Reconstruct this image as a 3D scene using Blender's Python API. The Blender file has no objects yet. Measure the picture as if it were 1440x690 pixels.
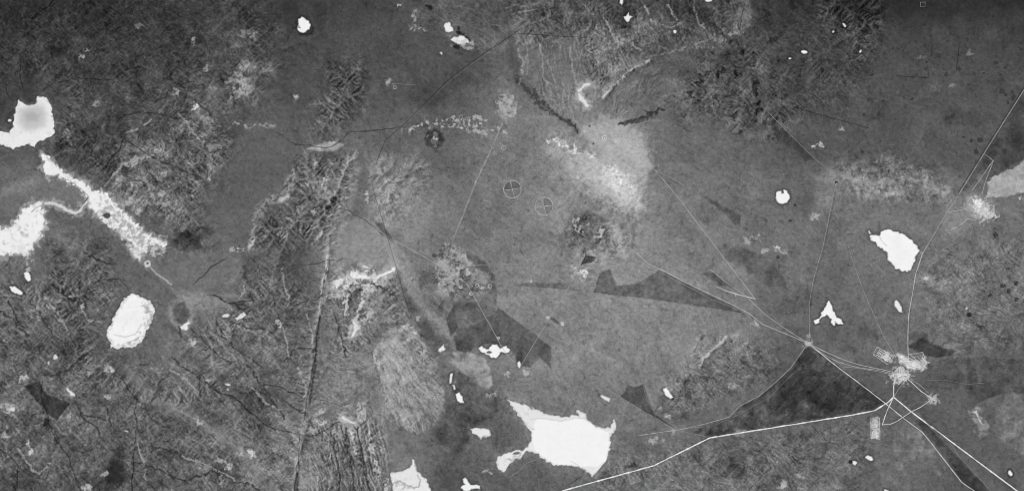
# Dry steppe seen straight down from very high up: salt lakes, burnt grass, hills, tracks, compounds.
import bpy, math, time
import numpy as np
from mathutils import Vector

T_START = time.time()
scene = bpy.context.scene
COL = scene.collection
S = 24.0                                     # metres per plan unit (u east, v south)
CX, CY = 720.0, 345.0

# ------------------------------------------------------------------ camera
cam_d = bpy.data.cameras.new('camera')
cam = bpy.data.objects.new('camera', cam_d); COL.objects.link(cam)
CAM_H = 80000.0
cam.location = (0, 0, CAM_H)
cam.rotation_euler = (0, 0, 0)
cam_d.sensor_fit = 'HORIZONTAL'
cam_d.angle = 2 * math.atan((720.0 * S) / (CAM_H - 40.0))
cam_d.clip_start = 100.0
cam_d.clip_end = 500000.0
scene.camera = cam

# ------------------------------------------------------------------ sky and sun
SUN_EL = math.radians(37.0)
SUN_DIR2 = (-0.80, 0.60)                     # towards the sun, in plan
world = bpy.data.worlds.new('World'); scene.world = world; world.use_nodes = True
nt = world.node_tree
bg = nt.nodes['Background']
sky = nt.nodes.new('ShaderNodeTexSky'); sky.sky_type = 'NISHITA'; sky.sun_disc = False
sky.sun_elevation = SUN_EL
sky.sun_rotation = math.atan2(SUN_DIR2[0], SUN_DIR2[1])
bw = nt.nodes.new('ShaderNodeRGBToBW')       # black-and-white film: neutral sky light
nt.links.new(sky.outputs[0], bw.inputs[0]); nt.links.new(bw.outputs[0], bg.inputs[0])
bg.inputs[1].default_value = 0.06
sun_d = bpy.data.lights.new('sun', 'SUN'); sun_d.energy = 4.2; sun_d.angle = math.radians(0.53)
sun_d.color = (1, 1, 1)
sun = bpy.data.objects.new('sun', sun_d); COL.objects.link(sun)
sd = Vector((SUN_DIR2[0] * math.cos(SUN_EL), SUN_DIR2[1] * math.cos(SUN_EL), math.sin(SUN_EL)))
sun.rotation_euler = (-sd).to_track_quat('-Z', 'Y').to_euler()
sun.location = (-20000, 15000, 30000)
scene.view_settings.view_transform = 'Standard'
scene.view_settings.look = 'None'
scene.view_settings.exposure = 0.0
scene.view_settings.gamma = 1.0
scene.view_settings.use_curve_mapping = False
scene.render.engine = 'CYCLES'
scene.cycles.filter_width = 0.9
FLUX = 1.06                                  # reflected light of a flat white sheet under this sun and sky

# ------------------------------------------------------------------ numeric helpers
F32 = np.float32
M = 48
U0, U1, V0, V1 = -M, 1440 + M, -M, 690 + M
outer = np.array([2, 4, 7, 10, 14, 19, 25, 32, 40, 50, 62, 76, 94, 116, 145, 185, 240, 320, 450, 700, 1200, 2400, 4200], dtype=F32)
xs = np.concatenate([(U0 - outer)[::-1], np.arange(U0, U1 + 1), U1 + outer]).astype(F32)
ys = np.concatenate([(V0 - outer)[::-1], np.arange(V0, V1 + 1), V1 + outer]).astype(F32)
NO = len(outer)
X, Y = np.meshgrid(xs, ys)
NY, NX = X.shape

def hash2(ix, iy, seed):
    h = (ix * np.int32(374761393) + iy * np.int32(668265263) + np.int32((seed * 974711) % 2000000011)).astype(np.uint32)
    h = (h ^ (h >> np.uint32(13))) * np.uint32(1274126177)
    return h ^ (h >> np.uint32(16))

_g = np.array([(math.cos(a), math.sin(a)) for a in np.arange(64) * (2 * math.pi / 64)], dtype=F32)

def perlin(x, y, seed=0):
    fx = np.floor(x); fy = np.floor(y)
    ix = fx.astype(np.int32); iy = fy.astype(np.int32)
    tx = (x - fx).astype(F32); ty = (y - fy).astype(F32)
    def gr(dx, dy):
        k = hash2(ix + np.int32(dx), iy + np.int32(dy), seed) & np.uint32(63)
        g = _g[k]
        return g[..., 0] * (tx - dx) + g[..., 1] * (ty - dy)
    sx = tx * tx * tx * (tx * (tx * 6 - 15) + 10)
    sy = ty * ty * ty * (ty * (ty * 6 - 15) + 10)
    a = gr(0, 0); b = gr(1, 0); c = gr(0, 1); d = gr(1, 1)
    ab = a + (b - a) * sx
    return (ab + (c + (d - c) * sx - ab) * sy) * F32(1.55)

def fbm(x, y, wl, octv=4, seed=0, gain=0.5):
    s = 0; a = 1.0; n = 0
    for o in range(octv):
        s = s + a * perlin(x / F32(wl), y / F32(wl), seed + o * 17)
        n += a; a *= gain; wl *= 0.5
    return s / F32(n) * F32(1.5)

def ridged(x, y, wl, octv=3, seed=0, gain=0.5):
    s = 0; a = 1.0; n = 0
    for o in range(octv):
        s = s + a * (1 - 2 * np.abs(perlin(x / F32(wl), y / F32(wl), seed + o * 13)))
        n += a; a *= gain; wl *= 0.5
    return s / F32(n)

def rot(x, y, deg):
    c, s_ = math.cos(math.radians(deg)), math.sin(math.radians(deg))
    return x * F32(c) + y * F32(s_), -x * F32(s_) + y * F32(c)

def sst(a, b, v):
    t = np.clip((v - a) / (b - a), 0, 1)
    return t * t * (3 - 2 * t)

WFX = fbm(X, Y, 7, 3, 101); WFY = fbm(X, Y, 7, 3, 151)
WMX = fbm(X, Y, 34, 2, 201); WMY = fbm(X, Y, 34, 2, 251)

def bbox(pts, pad):
    p = np.array(pts, dtype=F32)
    i0 = np.searchsorted(xs, p[:, 0].min() - pad); i1 = np.searchsorted(xs, p[:, 0].max() + pad)
    j0 = np.searchsorted(ys, p[:, 1].min() - pad); j1 = np.searchsorted(ys, p[:, 1].max() + pad)
    return (slice(max(j0, 0), min(j1 + 1, NY)), slice(max(i0, 0), min(i1 + 1, NX)))

def edge_dist(x, y, p, closed):
    d = np.full(x.shape, 1e9, dtype=F32)
    ins = np.zeros(x.shape, dtype=bool)
    n = len(p)
    tt = None
    for k in range(n if closed else n - 1):
        ax, ay = p[k]; bx, by = p[(k + 1) % n]
        ex, ey = bx - ax, by - ay
        L = ex * ex + ey * ey + 1e-9
        t = np.clip(((x - ax) * ex + (y - ay) * ey) / L, 0, 1)
        dx = x - ax - t * ex; dy = y - ay - t * ey
        d = np.minimum(d, dx * dx + dy * dy)
        if closed:
            c = (ay > y) != (by > y)
            ins ^= c & (x < ex * (y - ay) / (ey if abs(ey) > 1e-9 else 1e-9) + ax)
    d = np.sqrt(d)
    return np.where(ins, -d, d) if closed else d

def sdf(pts, wf=1.0, wm=0.0, pad=14, closed=True):
    """signed distance to a closed outline (or distance to an open line), with a ragged edge"""
    sl = bbox(pts, pad + wf + wm)
    x = X[sl] + WFX[sl] * F32(wf) + WMX[sl] * F32(wm)
    y = Y[sl] + WFY[sl] * F32(wf) + WMY[sl] * F32(wm)
    return sl, edge_dist(x, y, [tuple(map(float, q)) for q in pts], closed)

def soft(pts, s, wf=1.0, wm=0.0):
    """full-size soft mask, 1 inside"""
    m = np.zeros(X.shape, dtype=F32)
    sl, d = sdf(pts, wf, wm, pad=s + 6)
    m[sl] = sst(s, -s, d)
    return m

def ell(cx, cy, rx, ry=None, a=0, n=14):
    ry = ry or rx
    o = []
    for k in range(n):
        t = 2 * math.pi * k / n
        x, y = rx * math.cos(t), ry * math.sin(t)
        c, s_ = math.cos(math.radians(a)), math.sin(math.radians(a))
        o.append((cx + x * c - y * s_, cy + x * s_ + y * c))
    return o

def lin(g):
    """grey of the soil on the survey's own scale -> reflectance"""
    g = np.asarray(g, dtype=F32)
    g = np.where(g < 120, g * 1.33, 159.6 + (g - 120) * (95.4 / 135.0))
    g = np.clip(g / 255.0, 0, 1)
    return np.where(g <= 0.04045, g / 12.92, ((g + 0.055) / 1.055) ** 2.4)

# ------------------------------------------------------------------ ground tone, coarse survey, darker towards the top
SURVEY = np.array([
 [40, 42, 44, 47, 50, 50, 54, 60, 68, 64, 58, 52, 52, 56, 40, 36, 37, 39, 35],
 [47, 50, 47, 54, 60, 56, 62, 64, 66, 86, 84, 76, 70, 62, 54, 54, 60, 62, 60],
 [52, 60, 57, 62, 72, 66, 68, 67, 68, 90, 96, 90, 77, 68, 63, 64, 65, 66, 64],
 [64, 64, 62, 74, 72, 74, 80, 80, 82, 94, 104, 108, 85, 77, 68, 70, 70, 68, 62],
 [80, 82, 80, 74, 74, 76, 86, 98, 92, 97, 105, 108, 93, 87, 85, 92, 87, 90, 88],
 [86, 80, 80, 78, 77, 76, 95, 96, 90, 95, 102, 106, 99, 91, 87, 85, 88, 87, 82],
 [80, 78, 78, 82, 78, 74, 88, 95, 99, 103, 105, 107, 105, 93, 82, 84, 87, 90, 86],
 [74, 72, 74, 80, 79, 77, 92, 98, 88, 92, 104, 105, 102, 95, 80, 82, 89, 86, 76],
 [75, 73, 73, 77, 76, 79, 92, 100, 86, 94, 101, 97, 90, 84, 70, 74, 72, 72, 74],
 [73, 73, 71, 75, 79, 85, 90, 92, 76, 84, 88, 86, 83, 80, 77, 82, 80, 74, 76],
 [67, 67, 65, 73, 79, 90, 86, 86, 74, 78, 80, 82, 84, 82, 82, 85, 81, 73, 77]], dtype=F32)
gx = np.clip((X + WMX * 10) / 80.0, 0, 17.999); gy = np.clip((Y + WMY * 10) / 69.0, 0, 9.999)
i0 = gx.astype(int); j0 = gy.astype(int); fx = gx - i0; fy = gy - j0
fx = fx * fx * (3 - 2 * fx); fy = fy * fy * (3 - 2 * fy)
T = (SURVEY[j0, i0] * (1 - fx) + SURVEY[j0, i0 + 1] * fx) * (1 - fy) + (SURVEY[j0 + 1, i0] * (1 - fx) + SURVEY[j0 + 1, i0 + 1] * fx) * fy
T = T.astype(F32)

# ------------------------------------------------------------------ kinds of country (soft masks)
K = {}
K['nw'] = soft([(-80, -80), (300, -80), (420, 60), (330, 170), (330, 215), (300, 270), (280, 330), (300, 350), (240, 345), (180, 290), (120, 250), (70, 215), (80, 130), (-80, 120)], 34, 6, 18)
K['sw'] = soft([(-80, 370), (150, 400), (150, 500), (230, 500), (300, 430), (380, 350), (440, 400), (440, 500), (430, 600), (412, 740), (-80, 740)], 34, 6, 18)
K['wdark'] = soft([(55, 330), (160, 330), (170, 410), (150, 430), (80, 420), (70, 380)], 14, 3, 5)
K['rib'] = soft([(445, 500), (500, 470), (530, 500), (545, 600), (550, 740), (425, 740), (435, 600)], 18, 5, 14)
K['dome'] = soft([(520, 490), (540, 468), (575, 458), (595, 475), (612, 505), (622, 530), (626, 560), (621, 582), (608, 602), (585, 612), (560, 600), (540, 560), (528, 520)], 4, 2, 3)
K['hill_a'] = soft([(413, 218), (450, 214), (492, 212), (488, 260), (476, 300), (464, 345), (430, 350), (390, 345), (358, 345), (362, 312), (390, 290), (412, 262)], 18, 7, 14)
K['hill_b'] = soft([(452, 95), (470, 85), (500, 80), (520, 100), (520, 140), (505, 165), (490, 178), (470, 192), (435, 185), (440, 165), (450, 130)], 17, 6, 12)
K['hill_c'] = soft([(520, 235), (545, 222), (580, 220), (604, 232), (600, 258), (585, 282), (560, 305), (535, 312), (520, 290)], 14, 5, 10)
K['hill_d'] = soft([(345, 105), (385, 95), (405, 110), (385, 140), (360, 150), (335, 130)], 8, 3, 4)
K['north'] = soft([(725, -80), (1050, -80), (1035, 40), (960, 65), (900, 90), (850, 130), (800, 60), (730, 50)], 24, 6, 16)
K['north2'] = soft([(560, -80), (725, -80), (735, 60), (680, 80), (600, 40)], 14, 4, 8)
K['mott'] = soft([(960, 110), (1000, 80), (1060, 75), (1090, 110), (1120, 170), (1060, 185), (1000, 165), (960, 170), (930, 140)], 26, 8, 18)
K['rock'] = soft([(1148, -80), (1245, -80), (1243, 30), (1228, 70), (1212, 88), (1200, 70), (1190, 40), (1150, 20)], 16, 6, 12)
K['rock2'] = soft([(1150, 40), (1190, 40), (1215, 90), (1180, 130), (1150, 120), (1120, 60)], 14, 3, 5)
K['arc'] = soft([(965, 500), (985, 470), (1030, 470), (1090, 490), (1100, 520), (1050, 555), (1010, 560), (960, 590), (920, 560)], 14, 4, 6)
K['south'] = soft([(830, 650), (1000, 620), (1200, 590), (1230, 640), (1200, 740), (830, 740)], 14, 4, 6)
K['eastm'] = soft([(1170, 225), (1240, 215), (1300, 230), (1340, 250), (1335, 285), (1270, 288), (1200, 280), (1175, 265)], 12, 4, 8)
K['east'] = soft([(1300, 350), (1440, 330), (1500, 500), (1330, 500), (1300, 440)], 20, 4, 8)
K['centre_n'] = soft([(735, 50), (800, 55), (860, 110), (900, 90), (940, 95), (930, 150), (870, 165), (830, 160), (800, 180), (750, 150), (728, 110)], 10, 3, 5)
K['cen_hill'] = soft([(790, 310), (830, 300), (880, 320), (890, 350), (850, 372), (810, 370), (795, 345)], 10, 3, 5)
K['burncen'] = soft([(605, 352), (630, 342), (655, 348), (665, 375), (690, 385), (690, 410), (660, 425), (635, 420), (615, 400)], 6, 3, 4)
K['midw'] = soft([(470, 375), (560, 380), (575, 440), (590, 470), (540, 465), (520, 490), (470, 500), (455, 440)], 12, 3, 5)

K['ne'] = soft([(1035, -80), (1250, -80), (1240, 60), (1215, 110), (1230, 150), (1150, 165), (1080, 185), (1000, 170), (960, 120), (1000, 70)], 26, 4, 12)

def line_field(pts, reach, wf=0.5, wm=0.0):
    f = np.full(X.shape, 999.0, dtype=F32)
    sl, d = sdf(pts, wf, wm, pad=reach, closed=False)
    f[sl] = d
    return f

RIDGE = [(497, 214), (488, 245), (478, 290), (468, 330), (461, 362), (455, 400), (449, 440), (444, 480), (440, 520), (433, 560), (426, 605), (419, 650), (413, 700), (408, 745)]
SCARP = [(849, 137), (862, 124), (876, 110), (885, 100), (900, 92), (914, 86)]
ARC = [(985, 515), (990, 505), (1000, 494), (1012, 484), (1022, 475)]
ridge_d = line_field(RIDGE, 60, 0.6)
scarp_d = line_field(SCARP, 30, 1.0)
arc_d = line_field(ARC, 20, 1.0)

# ------------------------------------------------------------------ relief: uplift and running water
def country(k): return K[k]
UP = 0.03 + 0.24 * K['nw'] + 0.26 * K['sw'] + 0.10 * K['wdark'] + 0.22 * K['rib'] + 0.20 * K['dome'] + 0.50 * K['hill_a'] + 0.36 * K['hill_b'] \
   + 0.42 * K['hill_c'] + 0.22 * K['hill_d'] + 0.28 * K['north'] + 0.12 * K['north2'] + 0.10 * K['mott'] + 0.40 * K['rock'] + 0.25 * K['rock2'] + 0.11 * K['arc'] \
   + 0.14 * K['south'] + 0.12 * K['ne'] + 0.08 * K['centre_n'] + 0.12 * K['east'] + 0.24 * K['midw']
UP = UP + 0.34 * np.exp(-(ridge_d / 13.0) ** 2) * sst(210, 225, Y) + 0.3 * np.exp(-(scarp_d / 5) ** 2) + 0.35 * np.exp(-(arc_d / 6) ** 2)
UP = UP * (1 + 0.35 * fbm(X, Y, 60, 2, 7))
UP = np.clip(UP * 0.66, 0.004, 2)

def erode(h, up, dx, its, dt, kero=1.0, rnd=0.0, seed=0):
    """uplift against running water (each cell drains to its steepest neighbour)"""
    ny, nx = h.shape
    idx = np.arange(ny * nx).reshape(ny, nx)
    R = np.random.RandomState(seed)
    An = None
    for it in range(its):
        best = np.zeros(h.shape); rec = idx.copy()
        jit = rnd * (1 - 0.5 * it / max(1, its - 1))
        for dy in (-1, 0, 1):
            for dx_ in (-1, 0, 1):
                if dx_ == 0 and dy == 0: continue
                L = dx * math.hypot(dx_, dy)
                ys0, ys1 = max(0, -dy), ny - max(0, dy)
                xs0, xs1 = max(0, -dx_), nx - max(0, dx_)
                a = h[ys0:ys1, xs0:xs1]; b = h[ys0 + dy:ys1 + dy, xs0 + dx_:xs1 + dx_]
                sl = (a - b) / L
                if jit: sl = sl * (1 + jit * (R.rand(*sl.shape) - 0.5))
                bb = best[ys0:ys1, xs0:xs1]
                m = sl > bb
                bb[m] = sl[m]
                rec[ys0:ys1, xs0:xs1][m] = idx[ys0 + dy:ys1 + dy, xs0 + dx_:xs1 + dx_][m]
        ol = np.argsort(h, axis=None).tolist()
        r = rec.ravel().tolist()
        A = [1.0] * (ny * nx)
        for i in reversed(ol):
            j = r[i]
            if j != i: A[j] += A[i]
        An = np.array(A)
        f = (kero * dt * np.sqrt(An) / dx).tolist()
        hl = (h + up * dt * (rec != idx)).ravel().tolist()      # closed hollows stay low
        for i in ol:
            j = r[i]
            if j != i:
                v = f[i]
                hl[i] = (hl[i] + v * hl[j]) / (1 + v)
        h = np.array(hl).reshape(ny, nx)
        p = np.pad(h, 1, mode='edge')
        h = h + 0.07 * (p[:-2, 1:-1] + p[2:, 1:-1] + p[1:-1, :-2] + p[1:-1, 2:] - 4 * h)
    return h, An.reshape(ny, nx)

def up2(a, ny, nx):
    o = np.zeros((ny + 1, nx + 1))
    p = np.pad(a, ((0, 1), (0, 1)), mode='edge')
    o[::2, ::2] = p[:o[::2, ::2].shape[0], :o[::2, ::2].shape[1]]
    o[1::2, ::2] = 0.5 * (o[:-1:2, ::2][:o[1::2, ::2].shape[0]] + (o[2::2, ::2] if o[2::2, ::2].shape[0] == o[1::2, ::2].shape[0] else np.vstack([o[2::2, ::2], o[-1:, ::2]])))
    e = o[:, ::2]
    n1 = o[:, 1::2].shape[1]
    o[:, 1::2] = 0.5 * (e[:, :n1] + np.pad(e, ((0, 0), (0, 1)), mode='edge')[:, 1:n1 + 1])
    return o[:ny, :nx]

inn = (slice(NO, NY - NO), slice(NO, NX - NO))
Xi, Yi = X[inn], Y[inn]
WEST = soft([(-200, -200), (330, -200), (420, 60), (330, 200), (380, 340), (430, 420), (430, 800), (-200, 800)], 45, 4, 10)
NORTH = soft([(560, -200), (1260, -200), (1250, 80), (1100, 150), (960, 130), (860, 110), (740, 60), (600, 40)], 40, 4, 10)
SOUTH = soft([(840, 640), (1000, 600), (1260, 600), (1280, 800), (620, 800), (640, 680)], 30, 4, 10)
MIDW = soft([(440, 480), (500, 440), (600, 460), (640, 560), (600, 640), (560, 800), (420, 800)], 30, 4, 8)
roll = fbm(Xi, Yi, 150, 3, 91)
h0 = 3 * fbm(Xi, Yi, 90, 4, 31) + 6 * roll + 40 * roll * np.clip(WEST + NORTH + SOUTH + 0.7 * MIDW + 0.6 * K['east'], 0, 1)[inn]
h0 = h0 - 0.10 * ((Xi - 540) * 0.7 + (Yi - 460) * 0.8) * MIDW[inn]
h0 = h0 + 26 * np.exp(-(ridge_d[inn] / 18.0) ** 2) * sst(200, 240, Yi) + 60 * K['hill_c'][inn] * np.exp(-((Xi - 545) ** 2 + (Yi - 255) ** 2) / 1200.0)
upI = UP[inn].astype(np.float64)
RR = np.random.RandomState(3)
def rn(shape, a): return a * (RR.rand(*shape) - 0.5)
q4 = h0[::4, ::4].astype(np.float64)
HE, AE = erode(q4 + rn(q4.shape, 8), upI[::4, ::4], 4 * S, 22, 30.0, 1.0, 0.7, 1)
q2 = upI[::2, ::2]
HE = up2(HE, *q2.shape)
HE, AE = erode(HE + rn(q2.shape, 5), q2, 2 * S, 7, 14.0, 1.0, 0.7, 2)
HE = up2(HE, *Xi.shape)
HE, AE = erode(HE + rn(Xi.shape, 2.6), upI, S, 2, 10.0, 1.0, 0.7, 3)
print('erosion done', round(time.time() - T_START, 1), 'relief', HE.min(), HE.max())
LA = np.log2(AE)
def to_full(a, fill):
    o = np.pad(a, NO, mode='edge').astype(F32)
    dist = np.maximum(np.maximum(U0 - X, X - U1), np.maximum(V0 - Y, Y - V1))
    w = sst(0, 150, dist)
    return (o * (1 - w) + fill * w).astype(F32)
H = to_full(HE, 0.0)
LAF = to_full(LA, 1.0)
chan = sst(4.5, 8.5, LAF)                    # gully floors

# directional hatching and small bumps
def hatch(deg, wl, stretch, seed, octv=2):
    a, b = rot(X + WMX * 5, Y + WMY * 5, deg)
    return ridged(a / stretch, b, wl, octv, seed)
hat1 = hatch(52, 8, 4.5, 301)                # runs down to the south-east
hat2 = hatch(78, 9, 7.0, 311)                # nearly north-south ribs
hat3 = hatch(-48, 8, 4.0, 321)
bump = fbm(X, Y, 6, 3, 331)
bump2 = fbm(X, Y, 12, 3, 341)
H += 3.6 * hat1 * (0.55 * K['nw'] + 0.9 * K['sw'] + 0.7 * K['dome'] + 0.5 * K['wdark'] + 0.4 * K['midw'])
H += 7.0 * hat2 * K['rib'] * sst(520, 640, Y) + 3.0 * hat2 * K['rib'] + 2.2 * hat2 * K['north']
H += 5.0 * hat3 * (0.5 * K['wdark'] + 0.4 * K['south'] + 0.5 * K['centre_n'] + 0.3 * K['east'])
H += 7.0 * bump * (K['rock'] + 0.5 * K['rock2'] + 0.4 * K['mott']) + 4 * bump2 * (K['hill_a'] + K['hill_b'] + 0.9 * K['rock'])
H += 3.0 * bump * (K['hill_c'] + K['arc'] + K['midw'] * 0.7 + K['north'] + K['cen_hill'] + K['burncen'])
H += 1.0 * bump + 1.2 * bump2
# sharp crests: the long ridge steep to the east, the scarp, the arc
def crest(d_pts, w, amp, side=1.0, reach=30):
    global H
    sl, d = sdf(d_pts, 1.4, 1.8, pad=reach, closed=False)
    H[sl] += amp * np.exp(-(d / w) ** 2) * (0.75 + 0.45 * bump[sl])
crest(RIDGE[4:], 2.2, 13); crest(RIDGE[:5], 5, 12); crest(SCARP, 2.5, 26); crest(ARC, 3.0, 22)
crest([(x + 4, y + 2) for x, y in RIDGE[4:]], 1.6, -10)
crest([(973, 492), (980, 482), (986, 472)], 2.5, 18)
crest([(532, 600), (540, 630), (546, 655), (552, 690)], 2.0, 24)
crest([(516, 600), (522, 640), (528, 690)], 2.0, 16)
crest([(722, 105), (735, 125), (760, 150), (790, 172)], 4.0, 12)

# ------------------------------------------------------------------ fibrous grain of the ground: streaks that follow the lie of the land
def aim(deg, w):
    global AX, AY
    c_, s_ = (np.cos(2 * np.radians(deg)), np.sin(2 * np.radians(deg))) if np.ndim(deg) else (math.cos(2 * math.radians(deg)), math.sin(2 * math.radians(deg)))
    AX = AX * (1 - w) + c_ * w; AY = AY * (1 - w) + s_ * w
turn = 55 * fbm(X, Y, 75, 3, 841)
AX = np.cos(2 * np.radians(42 + turn)).astype(F32); AY = np.sin(2 * np.radians(42 + turn)).astype(F32)
aim(75 + 0.5 * turn, K['north']); aim(80 + 0.3 * turn, K['centre_n'] * sst(900, 840, X)); aim(-35 + 0.5 * turn, K['centre_n'] * sst(840, 900, X))
aim(np.degrees(np.arctan2(Y - 432, X - 505)), np.clip(K['dome'] + soft(ell(575, 530, 60, 80), 20), 0, 1))
aim(78 - 10 * sst(480, 550, X) + 0.2 * turn, np.clip(K['rib'] * sst(560, 620, Y), 0, 1))
ridx = np.interp(Y[:, 0], [p[1] for p in RIDGE], [p[0] for p in RIDGE])[:, None]
aim(8 + 30 * fbm(X, Y, 30, 2, 851), np.exp(-((X - ridx + 14) / 14.0) ** 2) * sst(340, 380, Y))
aim(np.degrees(np.arctan2(Y - 258, X - 545)), soft(ell(555, 262, 50, 46), 12))
aim(48 + 0.3 * turn, K['sw'] * sst(420, 480, Y) * sst(430, 380, X) * 0.75)
TH_ = 0.5 * np.arctan2(AY, AX) + np.radians(38 * fbm(X, Y, 16, 3, 871))
CT, ST = np.cos(TH_).astype(F32), np.sin(TH_).astype(F32)
def lic(noise, n, step):
    acc = noise.copy()
    gi, gj = np.meshgrid(np.arange(NX, dtype=F32), np.arange(NY, dtype=F32))
    for sg in (1.0, -1.0):
        px, py = gi.copy(), gj.copy()
        lx, ly = CT * F32(sg), ST * F32(sg)
        for k in range(n):
            px += lx * F32(step); py += ly * F32(step)
            ii = np.clip(px + 0.5, 0, NX - 1).astype(np.int32); jj = np.clip(py + 0.5, 0, NY - 1).astype(np.int32)
            fl = jj * np.int32(NX) + ii
            nx_, ny_ = CT.ravel()[fl], ST.ravel()[fl]
            flip = np.where(nx_ * lx + ny_ * ly < 0, F32(-1), F32(1))
            lx, ly = nx_ * flip, ny_ * flip
            acc += noise.ravel()[fl] * F32(1 - 0.6 * k / n)
    acc -= acc[inn].mean()
    return (acc / acc[inn].std()).astype(F32)
RL = np.random.RandomState(11)
nz1 = perlin(X / F32(1.9), Y / F32(1.9), 891) + 0.4 * RL.rand(NY, NX).astype(F32)
fib1 = lic(nz1, 4, 1.0)
nz2 = fbm(X, Y, 3.8, 2, 861)
fib2 = lic(nz2, 6, 1.3)
fibw = np.clip(0.45 * K['nw'] + 0.26 * K['sw'] + 0.35 * K['wdark'] + K['rib'] * (0.3 + 0.7 * sst(540, 610, Y)) + 0.75 * K['dome'] + 0.5 * K['midw'] + 0.8 * K['north'] + 0.7 * K['centre_n'] + 0.5 * K['north2'] + 0.9 * K['hill_c'] + 0.6 * K['south'] + 0.5 * K['east'] + 0.5 * K['arc'] + 0.5 * K['ne'] + 0.4 * K['hill_a'] + 0.4 * K['hill_b'], 0, 1)
fibw = np.clip(fibw + 0.5 * np.exp(-((X - ridx + 10) / 12.0) ** 2) * sst(340, 380, Y), 0, 1)
fibw *= 0.25 + 0.75 * sst(-0.35, 0.45, fbm(X, Y, 42, 3, 881)) + 0.35 * np.clip(K['dome'] + K['rib'], 0, 1)
H += (0.8 * fib1 + 1.5 * fib2) * fibw

# ------------------------------------------------------------------ tone of the open country
med = fbm(X, Y, 26, 4, 401); fine = fbm(X, Y, 5, 3, 411); big = fbm(X, Y, 110, 3, 421)
rough = np.clip(0.9 * K['nw'] + K['sw'] + K['hill_a'] + K['hill_b'] + K['north'] + K['mott'] + K['rock'] + K['wdark'] + 0.6 * K['arc'] + K['rib'] * (0.4 + 0.6 * sst(560, 620, Y)) + 0.7 * K['midw'] + 0.7 * K['south'] + K['east'] * 0.7 + 0.7 * K['ne'] + K['eastm'] + K['cen_hill'] + K['burncen'] + 0.5 * K['north2'], 0, 1)
rel = T / 90.0
vfine = fbm(X, Y, 2.6, 2, 471)
mid = fbm(X + WMX * 6, Y + WMY * 6, 13, 4, 481, 0.6)
T += rel * (5.0 * big + 7.0 * med * (0.5 + 1.0 * rough) + 6.0 * mid * (0.55 + 1.2 * rough) + 4.6 * fine * (0.8 + 0.3 * rough) + 4.0 * vfine * (0.8 + 0.3 * rough))
# bare pale tops, dark grassy gully floors
lap = (np.roll(H, 3, 0) + np.roll(H, -3, 0) + np.roll(H, 3, 1) + np.roll(H, -3, 1)) * 0.25 - H
topm = np.clip(-lap / 7.0, -1, 1)
wx = fbm(X, Y, 48, 3, 601); wy = fbm(X, Y, 48, 3, 631)
wisp = fbm(X + 26 * wx, Y + 26 * wy, 44, 6, 661, 0.64)
wisp2 = 1 - 2.2 * np.abs(fbm(X + 14 * wy, Y + 14 * wx, 30, 5, 691, 0.62))
sa, sb = rot(X + wx * 10, Y + wy * 10, 42)
strk = fbm(sa / 4.5, sb, 16, 4, 791, 0.6)
fleck = sst(0.42, 0.72, fbm(X + WFX, Y + WFY, 9, 3, 801)); fleck2 = sst(0.5, 0.75, fbm(X, Y, 15, 4, 811, 0.6))
T += rel * (1 - 0.6 * rough) * (5.5 * strk - 10 * fleck - 8 * fleck2)
T += rel * (wisp * (11.0 + 17.0 * rough) + (wisp2 - 0.4) * 9.0 * rough)
T += rel * (fibw * (4.0 * fib1 + 3.6 * fib2) + (1 - fibw) * (1.0 * fib1 + 0.9 * fib2))
T += rel * rough * (10.0 - 3 * K['hill_a']) * topm
T -= rel * chan * (15.0 * rough + 3.0)
pale_sp = sst(0.30, 0.62, fbm(X + WFX * 2, Y + WFY * 2, 22, 4, 431))
T += rel * pale_sp * (22 * K['nw'] * sst(60, 200, Y) + 10 * K['sw'] + 14 * K['eastm'] + 10 * K['north'] + 10 * K['cen_hill'])
dark_sp = sst(0.25, 0.55, fbm(X + WFX * 2, Y + WFY * 2, 16, 4, 441))
T -= rel * dark_sp * (18 * K['mott'] + 10 * K['nw'] + 9 * K['rock'] + 8 * K['eastm'] + 6 * K['sw'] + 8 * K['south'] + 14 * K['cen_hill'] + 7 * K['east'] + 15 * K['ne'] + 13 * K['arc'])
nvein = np.abs(perlin(X / F32(30) + WFX * 0.15, Y / F32(22) + WFY * 0.15, 451))
T += rel * sst(0.08, 0.0, nvein) * (12 * K['nw'] + 12 * K['north'] + 7 * K['sw'] + 6 * K['east'])
T += 9 * hat1 * K['dome'] + 3 * hat1 * K['sw'] * rel + 7 * hat2 * K['rib'] + 5 * hat2 * K['north'] * rel
def rills(deg, wl, stretch, seed, warp=9.0):
    a, b = rot(X + wx * warp + WFX * 1.2, Y + wy * warp + WFY * 1.2, deg)
    r1 = 1 - np.abs(perlin(a / F32(wl * stretch), b / F32(wl), seed)) * 2.0
    r2 = 1 - np.abs(perlin(a / F32(wl * stretch * 0.6), b / F32(wl * 0.55), seed + 5)) * 2.0
    br = sst(-0.3, 0.3, fbm(X, Y, 14, 2, seed + 9))
    return np.maximum(sst(0.80, 1.0, r1), 0.7 * sst(0.80, 1.0, r2)) * (0.35 + 0.65 * br)
gate = sst(-0.25, 0.45, fbm(X, Y, 40, 3, 711))
ra = rills(50, 9, 5.0, 721); rb = rills(75, 10, 6.0, 731); rc = rills(-35, 13, 3.5, 741); rd = rills(20, 14, 3.0, 751)
T -= rel * ra * (13 * K['dome'] + 9 * K['sw'] * gate + 14 * K['nw'] * gate + 16 * K['hill_c'] + 12 * K['midw'])
T -= rel * rc * (13 * K['sw'] * (1 - gate) + 16 * K['nw'] * (1 - gate) + 12 * K['wdark'] + 12 * K['south'] * gate + 14 * K['centre_n'] * 0.5)
RIBS = K['rib'] * (0.25 + 0.75 * sst(560, 620, Y))
T -= rel * rb * (15 * RIBS + 13 * K['north'] * gate)
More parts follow.
